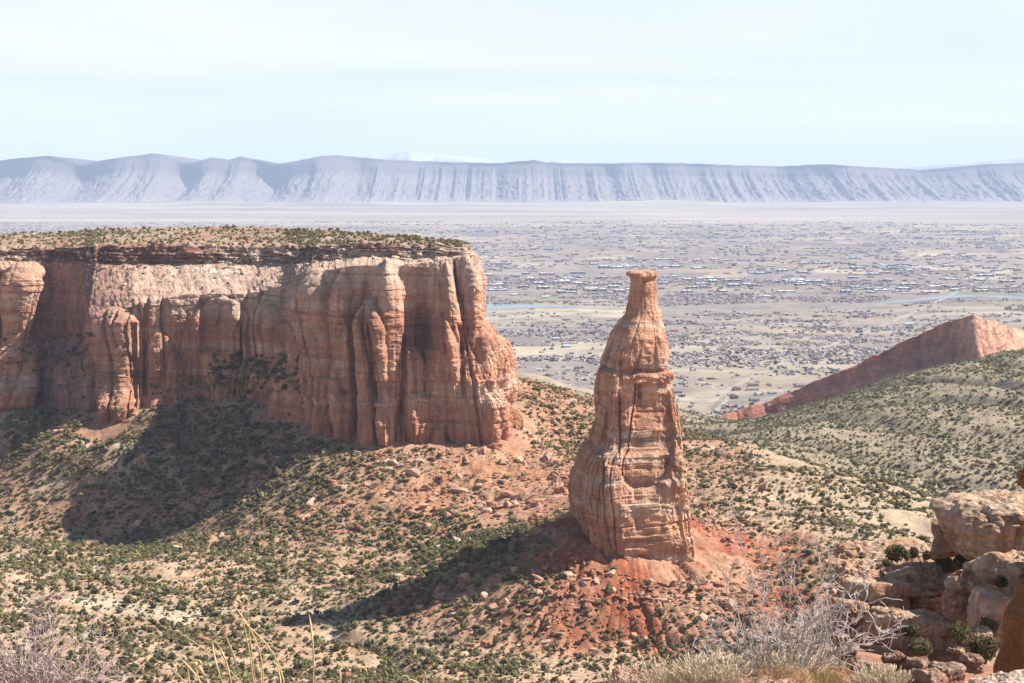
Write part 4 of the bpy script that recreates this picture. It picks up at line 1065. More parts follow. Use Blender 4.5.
for i in o_:
    ob = link("boulder", BM[1 if redd[i] else int(RNG.integers(0, 2)) * 2][int(RNG.integers(0, 10))], None, (x[i], y[i], z[i] + 0.2 * sc3[i, 2]))
    ob.rotation_euler = (RNG.normal() * 0.25, RNG.normal() * 0.25, RNG.uniform(0, 6.28)); ob.scale = sc3[i]
    kind_ = "dark red" if redd[i] else "tan"
    if ds[i] < 130: where, grp = "on the red mound round the spire's foot", "boulders round the spire's foot"
    elif px[i] > 515: where, grp = "on the slope between the mesa and the spire", "boulders between mesa and spire"
    elif px[i] > 300 and py[i] < 560: where, grp = "on the sunlit talus below the mesa's front buttress", "boulders on the talus below the buttress"
    else: where, grp = "lying among the scrub of the canyon floor and the shaded slope", "boulders among the scrub"
    tag(ob, f"{kind_} angular boulder {where}", "boulder", f"{kind_} {grp}")
mg = Merge()
rest = np.nonzero(~solo)[0]; g = RNG.integers(0, 10, nR)
for k in range(10):
    s_ = rest[g[rest] == k]; V, f_ = ROCKL[k]
    mg.many((V, f_, np.zeros((0, 4), np.int32), np.ones(len(V))), np.stack([x, y, z + 0.15 * sz], -1)[s_], sc3[s_] * [1, 1, 0.9], RNG.uniform(0, 6.28, len(s_)), rc[s_])
# rubble along the ledges of the mesa rim
k = np.nonzero((ml > 1.9) & (ml < 3.6) & (mpx > 60) & (mpx < 470))[0]; k = RNG.choice(k, 700, replace=False); s7 = np.minimum(0.5 * RNG.pareto(2.2, 700) + 0.5, 2.6)
for q in range(10):
    s_ = np.arange(700) % 10 == q; V, f_ = ROCKL[q]
    mg.many((V, f_, np.zeros((0, 4), np.int32), np.ones(len(V))), mp[k][s_], s7[s_][:, None] * RNG.uniform(0.7, 1.4, (70, 3)), RNG.uniform(0, 6.28, 70), np.array([0.5, 0.38, 0.28]) * RNG.uniform(0.7, 1.2, (70, 1)))
tag(link("rubble", mg.mesh("rubble", M_BOULDER)), "small tan and red rock rubble strewn over talus and ledges", "rubble", kind="stuff")

# ------------------------------------------------------------------ the valley: woods, houses, river, roads
RIV = [(300, 309), (420, 307.5), (490, 306), (540, 304.5), (575, 306.5), (640, 309), (720, 306), (800, 303), (860, 305), (925, 298), (965, 294), (1010, 296), (1060, 300), (1250, 301)]
RIVG = np.array([unproj(a, b, CAMZ / ((b - 174.0) / FPX))[:2] for a, b in RIV])
def near_river(x_, y_, w_): return np.exp(-((y_ - np.interp(x_, RIVG[:, 0], RIVG[:, 1])) / w_) ** 2)
xa, ya = polar(62000, 2650, 6500, -160, 1184); xb, yb = polar(62000, 6500, 14500, -160, 1184); x = np.concatenate([xa, xb]); y = np.concatenate([ya, yb])
f1 = fbm(x / 900, y / 500, 3.0, 4); f2 = fbm(x / 160, y / 110, 6.0, 3)
tree_d = (0.015 + sstep(0.02, 0.34, 0.75 * f1 + 0.5 * f2)) * (1 - 0.4 * sstep(9000, 13500, y))
tree_d += 0.6 * np.exp(-((y - 4150) / 330) ** 2) * sstep(-0.3, 0.2, f2) + 0.35 * np.exp(-((y - 3250) / 160) ** 2) * (f2 > 0.1)
line = (np.abs(((x * 0.98 + y * 0.2) / 420) % 1 - 0.5) < 0.02) | (np.abs(((y * 0.98 - x * 0.2) / 520) % 1 - 0.5) < 0.016)
tree_d += 0.35 * line
z = height(x, y)
river_w = near_river(x, y, 110.0)
keep = (RNG.uniform(0, 1, len(x)) < tree_d * np.where(y < 6500, 0.95, 0.30)) & (z < 25) & (river_w < 0.4)
x, y, z = x[keep], y[keep], z[keep]; nT = len(x)
tw = RNG.uniform(3.5, 8.0, nT) * np.where(y < 6500, 1, 2.6); thh = RNG.uniform(2.2, 4.0, nT) * (1 + 0.35 * sstep(5000, 9000, y))
tcol = np.array([0.36, 0.31, 0.325]) * RNG.uniform(0.75, 1.3, (nT, 1)); ev = RNG.uniform(0, 1, nT) < 0.1; tcol[ev] = np.array([0.075, 0.085, 0.06]) * RNG.uniform(0.8, 1.4, (ev.sum(), 1))
solo = np.argsort(y)[:0]
mg = Merge(); g = RNG.integers(0, 6, nT); T_W = [shrub_template(700 + k, 10, 0, 1, 0.5, 1.0) for k in range(6)]
for k in range(6):
    s_ = g == k; mg.many(T_W[k], np.stack([x, y, z - 0.5], -1)[s_], np.stack([tw, tw, thh], -1)[s_], RNG.uniform(0, 6.28, s_.sum()), tcol[s_])
tag(link("far_off_woods", mg.mesh("far_off_woods", M_WOODS)), "bare grey winter woods and tree lines across the valley floor", "woods", kind="stuff")

def house_mesh(kind, wall, roof, seed):
    """walls with doors and window bands set proud, gabled or flat roof; unit footprint 1 x 1, height 1"""
    V = []; F = []; C = []
    def q(pts_, c):
        o = len(V); V.extend(pts_); F.append((o, o + 1, o + 2, o + 3)); C.extend([c] * 4)
    hx_, hy_ = 0.5, 0.5; h = 0.62 if kind == "gable" else 0.92
    base = [(-hx_, -hy_), (hx_, -hy_), (hx_, hy_), (-hx_, hy_)]
    for i in range(4):
        a, b = base[i], base[(i + 1) % 4]; q([(*a, -0.3), (*b, -0.3), (*b, h), (*a, h)], wall)
        ux, uy = b[0] - a[0], b[1] - a[1]; nx, ny = uy * 0.012, -ux * 0.012
        for t0, t1 in (((0.12, 0.3), (0.42, 0.56), (0.68, 0.88)) if kind == "gable" else ((0.06, 0.46), (0.54, 0.94))):
            p = lambda t, zz_: (a[0] + ux * t + nx, a[1] + uy * t + ny, zz_)
            q([p(t0, h * .35), p(t1, h * .35), p(t1, h * .75), p(t0, h * .75)], (0.06, 0.065, 0.075))
    if kind == "gable":
        e_ = 0.06
        q([(-.5 - e_, -.5 - e_, h - .02), (.5 + e_, -.5 - e_, h - .02), (.5 + e_, 0, 1), (-.5 - e_, 0, 1)], roof)
        q([(.5 + e_, .5 + e_, h - .02), (-.5 - e_, .5 + e_, h - .02), (-.5 - e_, 0, 1), (.5 + e_, 0, 1)], roof)
        for sx_ in (-.5, .5): q([(sx_, -.5, h), (sx_, .5, h), (sx_, 0.001, .99), (sx_, 0, .99)], wall)
    else:
        q([(-.5, -.5, h - .06), (.5, -.5, h - .06), (.5, .5, h - .06), (-.5, .5, h - .06)], roof)
        q([(-.15, -.1, 1.0), (.1, -.1, 1.0), (.1, .15, 1.0), (-.15, .15, 1.0)], (0.5, 0.5, 0.5))
        for a, b in (((-.15, -.1), (.1, -.1)), ((.1, -.1), (.1, .15)), ((.1, .15), (-.15, .15)), ((-.15, .15), (-.15, -.1))): q([(*a, h - .06), (*b, h - .06), (*b, 1.0), (*a, 1.0)], (0.45, 0.45, 0.45))
    return np.array(V, float), np.array(F, np.int32), np.array(C, float)
HK = [("gable", (0.72, 0.69, 0.63), (0.24, 0.20, 0.18)), ("gable", (0.55, 0.45, 0.35), (0.30, 0.17, 0.13)), ("gable", (0.78, 0.77, 0.75), (0.42, 0.42, 0.44)), ("gable", (0.46, 0.38, 0.31), (0.17, 0.16, 0.16)),
      ("flat", (0.82, 0.82, 0.80), (0.86, 0.86, 0.86)), ("flat", (0.62, 0.66, 0.72), (0.75, 0.78, 0.82)), ("flat", (0.70, 0.62, 0.52), (0.8, 0.8, 0.78))]
HM = [house_mesh(*k, 1) for k in HK]
HMESH = [new_mesh("house" if HK[i][0] == "gable" else "warehouse", v_, f_, M_TOWN, c_) for i, (v_, f_, c_) in enumerate(HM)]
x, y = polar(42000, 2850, 13500, -120, 1144); z = height(x, y)
f1 = fbm(x / 420, y / 320, 41.0, 3); pxh, pyh = proj(np.stack([x, y, z], -1))
hd = np.clip(0.05 + 0.5 * f1, 0, 1) * 0.10
hd += 0.26 * np.exp(-((y - 4250) / 260) ** 2) * (x > 150) * sstep(-0.3, 0.2, f1) + 0.35 * np.exp(-((y - 7100) / 1100) ** 2) * sstep(-0.2, 0.25, f1) + 0.16 * np.exp(-((y - 5900) / 420) ** 2) + 0.14 * np.exp(-((y - 10500) / 1500) ** 2) * sstep(0.0, .3, f1)
hd += 0.25 * np.exp(-((pxh - 765) / 40) ** 2 - ((pyh - 388) / 9) ** 2) + 0.2 * np.exp(-((pxh - 530) / 50) ** 2 - ((pyh - 338) / 5) ** 2)
river_w = near_river(x, y, 150.0)
keep = (RNG.uniform(0, 1, len(x)) < hd * 0.8) & (z < 12) & (river_w < 0.3)
x, y, z, pxh, pyh = [q[keep] for q in (x, y, z, pxh, pyh)]; nH = len(x)
ware = RNG.uniform(0, 1, nH) < np.where(y > 5600, 0.38, 0.0)
hk = np.where(ware, RNG.integers(4, 7, nH), RNG.integers(0, 4, nH))
L_ = np.where(ware, RNG.uniform(18, 58, nH), RNG.uniform(11, 20, nH)); Wd = np.where(ware, RNG.uniform(16, 34, nH), RNG.uniform(8, 12, nH)); Hh = np.where(ware, RNG.uniform(6, 10, nH), RNG.uniform(5, 7.5, nH))
rot = np.where(RNG.uniform(0, 1, nH) < 0.5, 0.2, 0.2 + math.pi / 2) + RNG.normal(size=nH) * 0.05
inf = (pxh > 3) & (pxh < 1021) & ~((pxh < 470) & (pyh > 222)) & ~((pxh > 605) & (pxh < 668) & (pyh > 268))
rankh = np.argsort(-(L_ * Hh / y ** 2)); ih = [i for i in rankh if inf[i] and not ware[i]][:150]; iw = [i for i in rankh if inf[i] and ware[i]][:130]
HW = [("cream house with a dark roof", "dark-roofed cream houses"), ("tan house with a red-brown roof", "red-roofed tan houses"), ("white house with a grey roof", "grey-roofed white houses"), ("brown house with a black roof", "black-roofed brown houses"),
      ("long white flat-roofed warehouse", "white warehouses"), ("long blue-grey flat-roofed warehouse", "blue-grey warehouses"), ("long tan flat-roofed warehouse", "tan warehouses")]
for i in list(ih) + list(iw):
    nm = "warehouse" if ware[i] else "house"
    ob = link(nm, HMESH[hk[i]], None, (x[i], y[i], z[i]), rot[i]); ob.scale = (L_[i], Wd[i], Hh[i])
    if y[i] < 3500: w_ = "nearest the canyon mouth"
    elif y[i] < 4900: w_ = "on the near side of the river"
    elif y[i] < 8000: w_ = "in the town beyond the river"
    else: w_ = "in the farthest part of the town"
    tag(ob, f"{HW[hk[i]][0]} {w_}", nm, f"{HW[hk[i]][1]} {w_}")
solo = np.zeros(nH, bool); solo[ih] = True; solo[iw] = True
mg = Merge()
for k in range(7):
    s_ = np.nonzero((hk == k) & ~solo)[0]
    if not len(s_): continue
    V, f_, c_ = HM[k]; n_i = len(s_); m_i = len(V)
    cc, ss = np.cos(rot[s_])[:, None], np.sin(rot[s_])[:, None]
    xx = V[None, :, 0] * L_[s_][:, None]; yy = V[None, :, 1] * Wd[s_][:, None]; zq = V[None, :, 2] * Hh[s_][:, None]
    Pq = np.stack([xx * cc - yy * ss + x[s_][:, None], xx * ss + yy * cc + y[s_][:, None], zq + z[s_][:, None]], -1)
    mg.add(Pq.reshape(-1, 3), None, (f_[None] + (np.arange(n_i) * m_i)[:, None, None]).reshape(-1, 4), np.tile(c_, (n_i, 1)))
tag(link("far_off_town", mg.mesh("far_off_town", M_TOWN)), "pale roofs of the rest of the far-off town", "town", kind="stuff")

def strip(pts_, width, dz):
    p = np.array(pts_, float); t_ = np.linspace(0, 1, len(p)); tf = np.linspace(0, 1, 12 * len(p))
    q = np.stack([np.interp(tf, t_, p[:, k]) for k in range(2)], -1); q = smooth1(q, 5)
    w_ = np.interp(tf, t_, np.broadcast_to(width, (len(p),)))
    d_ = np.gradient(q, axis=0); n_ = np.stack([-d_[:, 1], d_[:, 0]], -1); n_ /= np.linalg.norm(n_, axis=1)[:, None]
    w_ = w_ * (1 + 0.12 * perlin(tf * 31, 0.5, 2.0))
    a = q - n_ * w_[:, None] / 2; b = q + n_ * w_[:, None] / 2
    V = np.stack([a, b], 1); Z_ = height(V[..., 0], V[..., 1]) + dz
    return np.concatenate([V, Z_[..., None]], -1).reshape(-1, 3), gridfaces(len(tf), 2)
def gpx(l): return [unproj(a, b, CAMZ / ((b - 174.0) / FPX))[:2] for a, b in l]
V, F_ = strip(gpx([(300, 309), (420, 307.5), (490, 306), (540, 304.5), (575, 306.5), (640, 309), (720, 306), (800, 303), (860, 305), (925, 298), (965, 294), (1010, 296), (1060, 300), (1250, 301)]), [40, 60, 170, 130, 30, 16, 14, 14, 16, 40, 90, 60, 30, 30], 0.4)
tag(link("river", new_mesh("river", V, F_, M_WATER)), "bright river curving across the valley", "river", kind="structure")
mg = Merge()
for l, w_ in (([(380, 330), (560, 325), (720, 327), (900, 321), (1150, 318)], 22), ([(440, 292), (620, 288), (800, 291), (1150, 285)], 26), ([(690, 362), (760, 352), (840, 356), (900, 350), (1150, 356)], 12), ([(700, 380), (735, 400), (700, 430)], 7), ([(460, 262), (700, 258), (1150, 262)], 30), ([(700, 405), (760, 372), (830, 345), (900, 318), (960, 290), (1010, 262)], 12)):
    V, F_ = strip(gpx(l), w_, 0.25); mg.add(V, None, F_, (0.3, 0.27, 0.24))
tag(link("road", mg.mesh("road", M_ROAD)), "pale roads crossing the valley farmland", "road", kind="structure")

# ------------------------------------------------------------------ sandstone outcrop on the near rim, right
def block(seed, half, sub=4, rot=0.0, tilt=0.0, ledge=0.35, bedt=(0.5, 1.6), rough=0.35, planes=16, power=14.0, col=(0.58, 0.36, 0.23)):
    """weathered sandstone block with real half-sizes, bedding ledges and joints"""
    rs = np.random.default_rng(seed); d, f = ICO[sub]
    hx_, hy_, hz_ = half
    n = rs.normal(size=(planes, 3)); n[:6] = np.eye(3).repeat(2, 0) * np.array([1, -1] * 3)[:, None]
    n[:6] += rs.normal(size=(6, 3)) * 0.14; n /= np.linalg.norm(n, axis=1)[:, None]
    h = rs.uniform(0.85, 1.15, planes); h[:6] = rs.uniform(0.8, 0.95, 6)
    dn = np.maximum(d @ n.T, 1e-3); r = np.sum((dn / h) ** power, axis=1) ** (-1 / power)
    p = d * r[:, None] * np.array(half)
    nrm = d / np.array(half); nrm /= np.linalg.norm(nrm, axis=1)[:, None]
    hor = nrm.copy(); hor[:, 2] = 0
    m = min(half)
    zz_ = p[:, 2] + 0.12 * m * perlin(p[:, 0] / m, p[:, 1] / m, seed) + tilt * p[:, 0]
    rs2 = np.random.default_rng(seed + 5); e = [-hz_ * 2.5]
    while e[-1] < hz_ * 2.5: e.append(e[-1] + rs2.uniform(*bedt))
    e = np.array(e); vv = rs2.uniform(-1, 1, len(e)); i = np.clip(np.searchsorted(e, zz_) - 1, 0, len(e) - 2)
    dd = np.minimum(zz_ - e[i], e[i + 1] - zz_); gr = 1 - sstep(0, 0.16 * bedt[1], dd)
    side = 1 - np.abs(nrm[:, 2])
    p = p + hor * (ledge * (vv[i] - 0.9 * gr) * side)[:, None]
    p = p + nrm * (rough * (fbm(p[:, 0] / (0.8 * m) + seed, p[:, 1] / (0.8 * m), p[:, 2] / (0.7 * m), 4) + 0.35 * fbm(p[:, 0] / (0.15 * m), p[:, 1] / (0.15 * m), p[:, 2] / (0.11 * m), 3)))[:, None]
    jt = perlin(p[:, 0] / (0.9 * m) + 3 * seed, p[:, 1] / (0.9 * m), p[:, 2] / (3 * m))
    p = p - nrm * (0.5 * rough * np.exp(-(jt / 0.05) ** 2))[:, None]
    C = mixc(np.broadcast_to(np.array(col), p.shape).copy(), np.array(col) * [0.72, 0.6, 0.55], sstep(-0.1, 0.5, fbm(p[:, 0] / m, p[:, 1] / m, p[:, 2] / (0.3 * m) + seed, 4)))
    C = mixc(C, np.array([0.60, 0.47, 0.35]), 0.5 * sstep(0.0, 0.6, fbm(p[:, 0] / (2 * m), 1.3, zz_ / (0.25 * m), 3)))
    c_, s_ = math.cos(rot), math.sin(rot)
    return np.stack([p[:, 0] * c_ - p[:, 1] * s_, p[:, 0] * s_ + p[:, 1] * c_, p[:, 2]], -1), f, C

def put_block(name, label, cat, px_, py_, D, half, seed, group=None, mat=None, **kw):
    V, f, C = block(seed, half, **kw)
    o = link(name, new_mesh(name, V, f, mat or M_BOULDER, C), None, unproj(px_, py_, D))
    return tag(o, label, cat, group)

# the ledge: a broken cliff edge made of joined blocks, one mass of rock
mg = Merge()
for px_, py_, D, half, sd, rt in ((872, 610, 152, (2.6, 3.0, 3.2), 1, 0.2), (905, 604, 154, (2.6, 3.2, 3.4), 2, -0.2), (932, 600, 158, (2.2, 3.0, 3.3), 3, 0.3), (850, 622, 150, (1.6, 2.2, 2.3), 4, 0.1), (892, 632, 148, (2.2, 2.0, 2.2), 6, 0.5), (925, 640, 147, (2.4, 2.0, 2.4), 7, -0.3),
                                   (880, 571, 158, (3.6, 4.5, 0.5), 8, 0.1), (915, 573, 156, (3.0, 4.0, 0.45), 9, -0.1), (938, 578, 157, (1.8, 3.2, 0.5), 10, 0.3), (862, 584, 154, (2.2, 3.0, 0.42), 11, 0.0), (910, 586, 152, (2.6, 2.6, 0.4), 12, 0.2), (935, 560, 168, (3.4, 5.0, 1.1), 13, 0.0), (890, 560, 172, (5.2, 6.0, 1.3), 14, 0.0), (925, 600, 151, (1.4, 1.4, 0.4), 15, 0.4)):
    V, f, C = block(sd, half, sub=4, rot=rt, ledge=0.28, bedt=(0.4, 1.2), rough=0.3); mg.add(V + unproj(px_, py_, D), f, None, C)
tag(link("sandstone_ledge", mg.mesh("sandstone_ledge", M_BOULDER)), "layered tan sandstone ledge with junipers on top, left of the tall boulders", "rock ledge")
put_block("boulder", "thin reddish slab behind the left end of the shrubby ledge", "boulder", 858, 549, 175, (2.4, 2.0, 0.5), 31, col=(0.45, 0.22, 0.14), ledge=0.15, bedt=(0.3, 0.6), rough=0.15)
put_block("boulder", "tallest pale boulder with a sunlit flat top at the right edge", "boulder", 1005, 530, 152, (4.9, 4.2, 3.2), 32, rot=0.25, ledge=0.35, bedt=(0.9, 2.2), rough=0.45, col=(0.60, 0.40, 0.27))
put_block("boulder", "leaning pale shoulder of rock propping the left of the tall boulder", "boulder", 963, 533, 157, (2.2, 2.6, 2.0), 33, rot=-0.3, ledge=0.2, bedt=(0.9, 2.0), rough=0.35, col=(0.55, 0.36, 0.24))
put_block("boulder", "rounded block wedged under the right side of the tall boulder", "boulder", 1012, 580, 146, (3.0, 2.4, 2.3), 34, rot=0.6, ledge=0.25, bedt=(0.9, 2.4), rough=0.4, col=(0.55, 0.36, 0.245))
put_block("boulder", "cracked brown block between the ledge and the sloping slab", "boulder", 966, 596, 146, (1.9, 1.8, 2.1), 35, rot=0.1, ledge=0.2, bedt=(0.6, 1.5), rough=0.35, col=(0.48, 0.28, 0.185))
put_block("boulder", "smooth sloping pale slab beside the orange rock", "boulder", 1000, 620, 137, (2.6, 2.0, 2.3), 36, rot=0.5, ledge=0.15, bedt=(1.2, 2.6), rough=0.3, col=(0.57, 0.385, 0.27))
put_block("boulder", "small pale block at the foot of the sloping slab", "boulder", 974, 642, 133, (1.3, 1.2, 1.2), 37, rot=0.2, ledge=0.12, bedt=(0.6, 1.2), rough=0.22, col=(0.48, 0.32, 0.23))
put_block("shade_rock", "unseen rock mass added past the right edge to shade the gully", "added shade rock", 1105, 560, 140, (6.2, 6.0, 8.0), 38, rot=0.1, ledge=0.4, bedt=(1.0, 3.0), rough=0.6)  # out-of-view rock, added to throw shade into the gully
for k, (px_, py_, D, s_, c_) in enumerate(((895, 662, 128, 0.9, .30), (918, 668, 124, 1.0, .28), (945, 676, 120, 1.3, .30), (955, 655, 126, 0.7, .3), (880, 678, 120, 1.1, .36), (905, 680, 117, 0.8, .3), (972, 664, 122, 0.8, .33), (930, 684, 116, 1.2, .34), (860, 668, 126, 0.9, .4), (848, 652, 134, 0.8, .42), (838, 640, 140, 0.7, .42), (862, 640, 140, 0.6, .42))):
    put_block("boulder", "brown boulder among the debris on the floor of the shaded gully" if px_ > 870 else "tan boulder fallen below the left end of the shrubby ledge", "boulder", px_, py_, D, (s_, s_ * 0.9, s_ * 0.8), 60 + k, "boulders in the shaded gully" if px_ > 870 else "boulders below the ledge's left end", sub=3, rot=k, ledge=0.08, bedt=(0.3, 0.8), rough=0.16, col=(c_, c_ * 0.55, c_ * 0.38))

# junipers on the ledge and in the clefts
RIMJ = [juniper_proto(150 + k, 900, 2, 0.12) for k in range(4)]
for k, (px_, py_, D, rd, lab) in enumerate(((897, 558, 160, 1.15, "broad bright olive juniper on the middle of the sandstone ledge"), (914, 556, 163, 0.75, "low juniper just right of the broadest one on the ledge"), (929, 560, 160, 0.85, "yellow-green juniper in the middle right of the ledge"), (943, 562, 158, 0.9, "olive juniper on the right part of the ledge by the boulder"), (949, 569, 154, 0.75, "bright low juniper at the ledge's right lip"),
        (887, 567, 157, 0.55, "small dark juniper at the ledge's left lip"), (921, 543, 178, 0.8, "juniper farthest back on the bench behind the ledge"), (862, 562, 165, 0.6, "small juniper at the far left of the ledge"), (962, 566, 152, 1.0, "dark juniper in the cleft left of the tall boulder"), (969, 573, 150, 0.9, "green juniper growing under the tall boulder's left side"),
        (1000, 585, 142, 0.7, "dark juniper in the crack under the tall boulder"), (990, 632, 134, 0.9, "dark juniper in the gap below the sloping slab"), (910, 634, 143, 0.7, "juniper rooted at the foot of the sandstone ledge"), (958, 640, 131, 1.1, "dark juniper in the shade at the head of the gully"), (985, 655, 124, 1.2, "dark juniper low in the gully by the orange rock"), (920, 655, 127, 1.0, "dark juniper alone on the shaded gully floor"))):
    t = thing("juniper", lab, "juniper", unproj(px_, py_ + rd * 5.5, D), k * 1.3, "junipers on the near sandstone ledge")
    t.scale = (rd, rd * 0.9, rd * 0.95); cm_, tm_ = RIMJ[k % 4]; link("crown", cm_, t); link("trunk", tm_, t)

# ------------------------------------------------------------------ close foreground
mg = Merge()
for px_, py_, D, half, sd, rt, rl in ((1087, 672, 9.0, (0.36, 0.42, 0.62), 71, 0.35, 0.22), (1160, 540, 9.6, (0.46, 0.5, 0.5), 72, 0.2, 0), (1075, 473, 9.4, (0.27, 0.2, 0.07), 73, 0.1, 0.05), (1175, 800, 9.2, (0.8, 0.8, 0.6), 74, 0, 0)):
    V, f, C = block(sd, half, sub=4, ledge=0.012, bedt=(0.12, 0.4), rough=0.035, power=12.0, rot=rt); V[:, 0] += rl * V[:, 2]; mg.add(V + unproj(px_, py_, D), f, None, C)
tag(link("orange_rock", mg.mesh("orange_rock", M_ORANGE)), "smooth orange rock leaning in at the lower right edge", "rock")
def near_rock(label, px_, py_, D, half, sd, col):
    o = put_block("boulder", label, "boulder", px_, py_, D, half, sd, None, M_NEARROCK, sub=4, ledge=0.004, bedt=(0.03, 0.08), rough=0.012, col=col)
near_rock("rounded pink rock under the cream grass at bottom centre", 638, 686, 6.15, (0.085, 0.1, 0.045), 81, (0.50, 0.28, 0.19))
near_rock("pink rock at the base of the big bare bush", 772, 688, 6.1, (0.15, 0.12, 0.05), 82, (0.46, 0.25, 0.17))
near_rock("small red stone right of the big bare bush", 722, 689, 6.1, (0.07, 0.07, 0.04), 83, (0.38, 0.17, 0.11))
near_rock("pale flat rock in the bottom right corner", 1012, 688, 6.2, (0.13, 0.12, 0.035), 84, (0.56, 0.46, 0.37))
near_rock("red stone behind the yellow grass tuft", 838, 690, 6.2, (0.10, 0.09, 0.075), 85, (0.34, 0.15, 0.10))

def bare_bush(name, label, cat, base, D, spread, n, length, lean, cols, r0, seed, depth=3, extra=()):
    """woody stems fanning out of a root crown, forking into ever thinner twigs"""
    rs = np.random.default_rng(seed); mgS = Merge(); mgT = Merge()
    root = unproj(base[0], base[1], D)
    t = thing(name, label, cat, root)
    def grow(p, dr, L, r, lvl, c):
        k = 5 if lvl == 0 else 4; pts_ = [p]; q = p.copy(); dd = dr.copy()
        for i in range(k):
            dd = dd + rs.normal(size=3) * 0.20 + np.array([0, 0, 0.05]); dd /= np.linalg.norm(dd); q = q + dd * L / k; pts_.append(q.copy())
        pts_ = np.array(pts_)
        V, F = tube(pts_, np.maximum(np.linspace(r, r * 0.5, k + 1), 0.0009), 4 if lvl else 5)
        (mgS if lvl == 0 else mgT).add(V, None, F, np.array(c) * rs.uniform(0.75, 1.2))
        if lvl < depth:
            for _ in range(rs.integers(2, 5) if lvl == 0 else rs.integers(1, 4)):
                i = rs.integers(1, k + 1); a = rs.normal(size=3); a -= dd * (a @ dd); a /= np.linalg.norm(a)
                nd = dd * 0.75 + a * rs.uniform(0.35, 0.8); nd /= np.linalg.norm(nd)
                grow(pts_[i], nd, L * rs.uniform(0.3, 0.6), r * 0.55, lvl + 1, cols[min(lvl + 1, len(cols) - 1)])
    for i in range(n):
        a = rs.uniform(-1, 1); b = rs.uniform(-0.6, 0.6)
        dr = np.array([a * spread + lean, b * spread * 0.8, 1.0 - 0.35 * abs(a)]); dr /= np.linalg.norm(dr)
        grow(np.array([rs.normal() * 0.035, rs.normal() * 0.03, 0.0]), dr, length * rs.uniform(0.45, 1.0) * (1 - 0.15 * abs(a)), r0 * rs.uniform(0.5, 1.0), 0, cols[0])
    for path, rr_, c in extra:
        P_ = np.array([unproj(a, b, D + dd_) for a, b, dd_ in path]) - root
        tq_ = np.linspace(0, 1, len(P_)); tf_ = np.linspace(0, 1, len(P_) * 3)
        P2 = np.stack([np.interp(tf_, tq_, P_[:, k]) for k in range(3)], -1) + rs.normal(size=(len(tf_), 3)) * 0.0035
        V, F = tube(P2, np.linspace(rr_ * 1.25, rr_ * 0.6, len(P2)), 5); mgS.add(V, None, F, c)
        for i in range(2, len(P2)):
            if rs.uniform() < 0.75:
                a = rs.normal(size=3); a /= np.linalg.norm(a); d0 = P2[i] - P2[i - 1]; d0 /= np.linalg.norm(d0)
                nd = d0 * 0.8 + a * 0.75; nd /= np.linalg.norm(nd); grow(P2[i], nd, rs.uniform(0.03, 0.085), rr_ * 0.5, 2, c)
    link("stems", mgS.mesh("stems", M_TWIG), t); link("twigs", mgT.mesh("twigs", M_TWIG), t)
    return t
grey = (0.52, 0.47, 0.45); mauve = (0.34, 0.275, 0.25); white = (0.62, 0.58, 0.55)
bare_bush("bare_bush", "large bare grey bush with whitish upright twigs at bottom right", "bush", (788, 694), 6.25, 0.95, 48, 0.37, 0.02, [mauve, (0.44, 0.38, 0.355), grey, grey], 0.0031, 91, 3,
    extra=[([(770, 660, 0), (764, 610, .02), (760, 560, .03), (766, 515, .03)], 0.0022, grey), ([(752, 650, .05), (752, 600, .05), (744, 560, .04), (737, 520, .04), (726, 500, .04)], 0.0014, grey), ([(780, 650, .02), (783, 600, .02), (782, 560, .0), (783, 506, .0)], 0.0017, grey),
           ([(800, 660, 0), (812, 620, 0), (822, 585, .02), (819, 552, .03), (816, 538, .03)], 0.0026, white), ([(822, 585, .02), (830, 555, .0), (838, 541, -.02)], 0.0019, white), ([(810, 655, 0), (835, 632, -.02), (858, 620, -.02), (868, 585, 0)], 0.0022, white), ([(868, 600, 0), (864, 570, .02), (858, 572, .03)], 0.0015, white),
           ([(815, 670, 0), (850, 650, -.04), (878, 640, -.03), (900, 622, -.03)], 0.0026, white), ([(868, 610, 0), (880, 632, .02), (897, 628, .02)], 0.0016, white), ([(845, 625, 0), (852, 600, .03), (846, 590, .05), (838, 604, .05)], 0.0016, white), ([(770, 660, 0), (742, 600, .0), (715, 560, .0)], 0.0014, mauve), ([(790, 660, 0), (800, 600, .04), (790, 575, .04), (798, 540, .05)], 0.0015, grey)])
pink = (0.36, 0.27, 0.25)
bare_bush("bare_bush", "tangled pinkish bare bush in the bottom left corner", "bush", (30, 712), 5.6, 1.25, 64, 0.30, 0.03, [pink, (0.39, 0.30, 0.28), (0.43, 0.345, 0.325), (0.46, 0.38, 0.36)], 0.003, 92, 3,
    extra=[([(38, 700, 0), (30, 668, 0), (33, 640, .02), (31, 612, .02), (40, 601, .02), (58, 594, .0), (66, 596, 0)], 0.0024, (0.36, 0.25, 0.23)), ([(20, 700, 0), (60, 678, -.03), (100, 679, -.04), (128, 684, -.04)], 0.0022, (0.55, 0.47, 0.45)), ([(10, 690, 0), (50, 660, 0), (80, 640, .03), (64, 618, .03)], 0.0015, pink)])
bare_bush("bare_bush", "sparse bare twigs left of the big grey bush, over the red mound", "bush", (738, 692), 6.4, 0.7, 10, 0.20, -0.05, [mauve, grey, white], 0.0016, 93, 3)

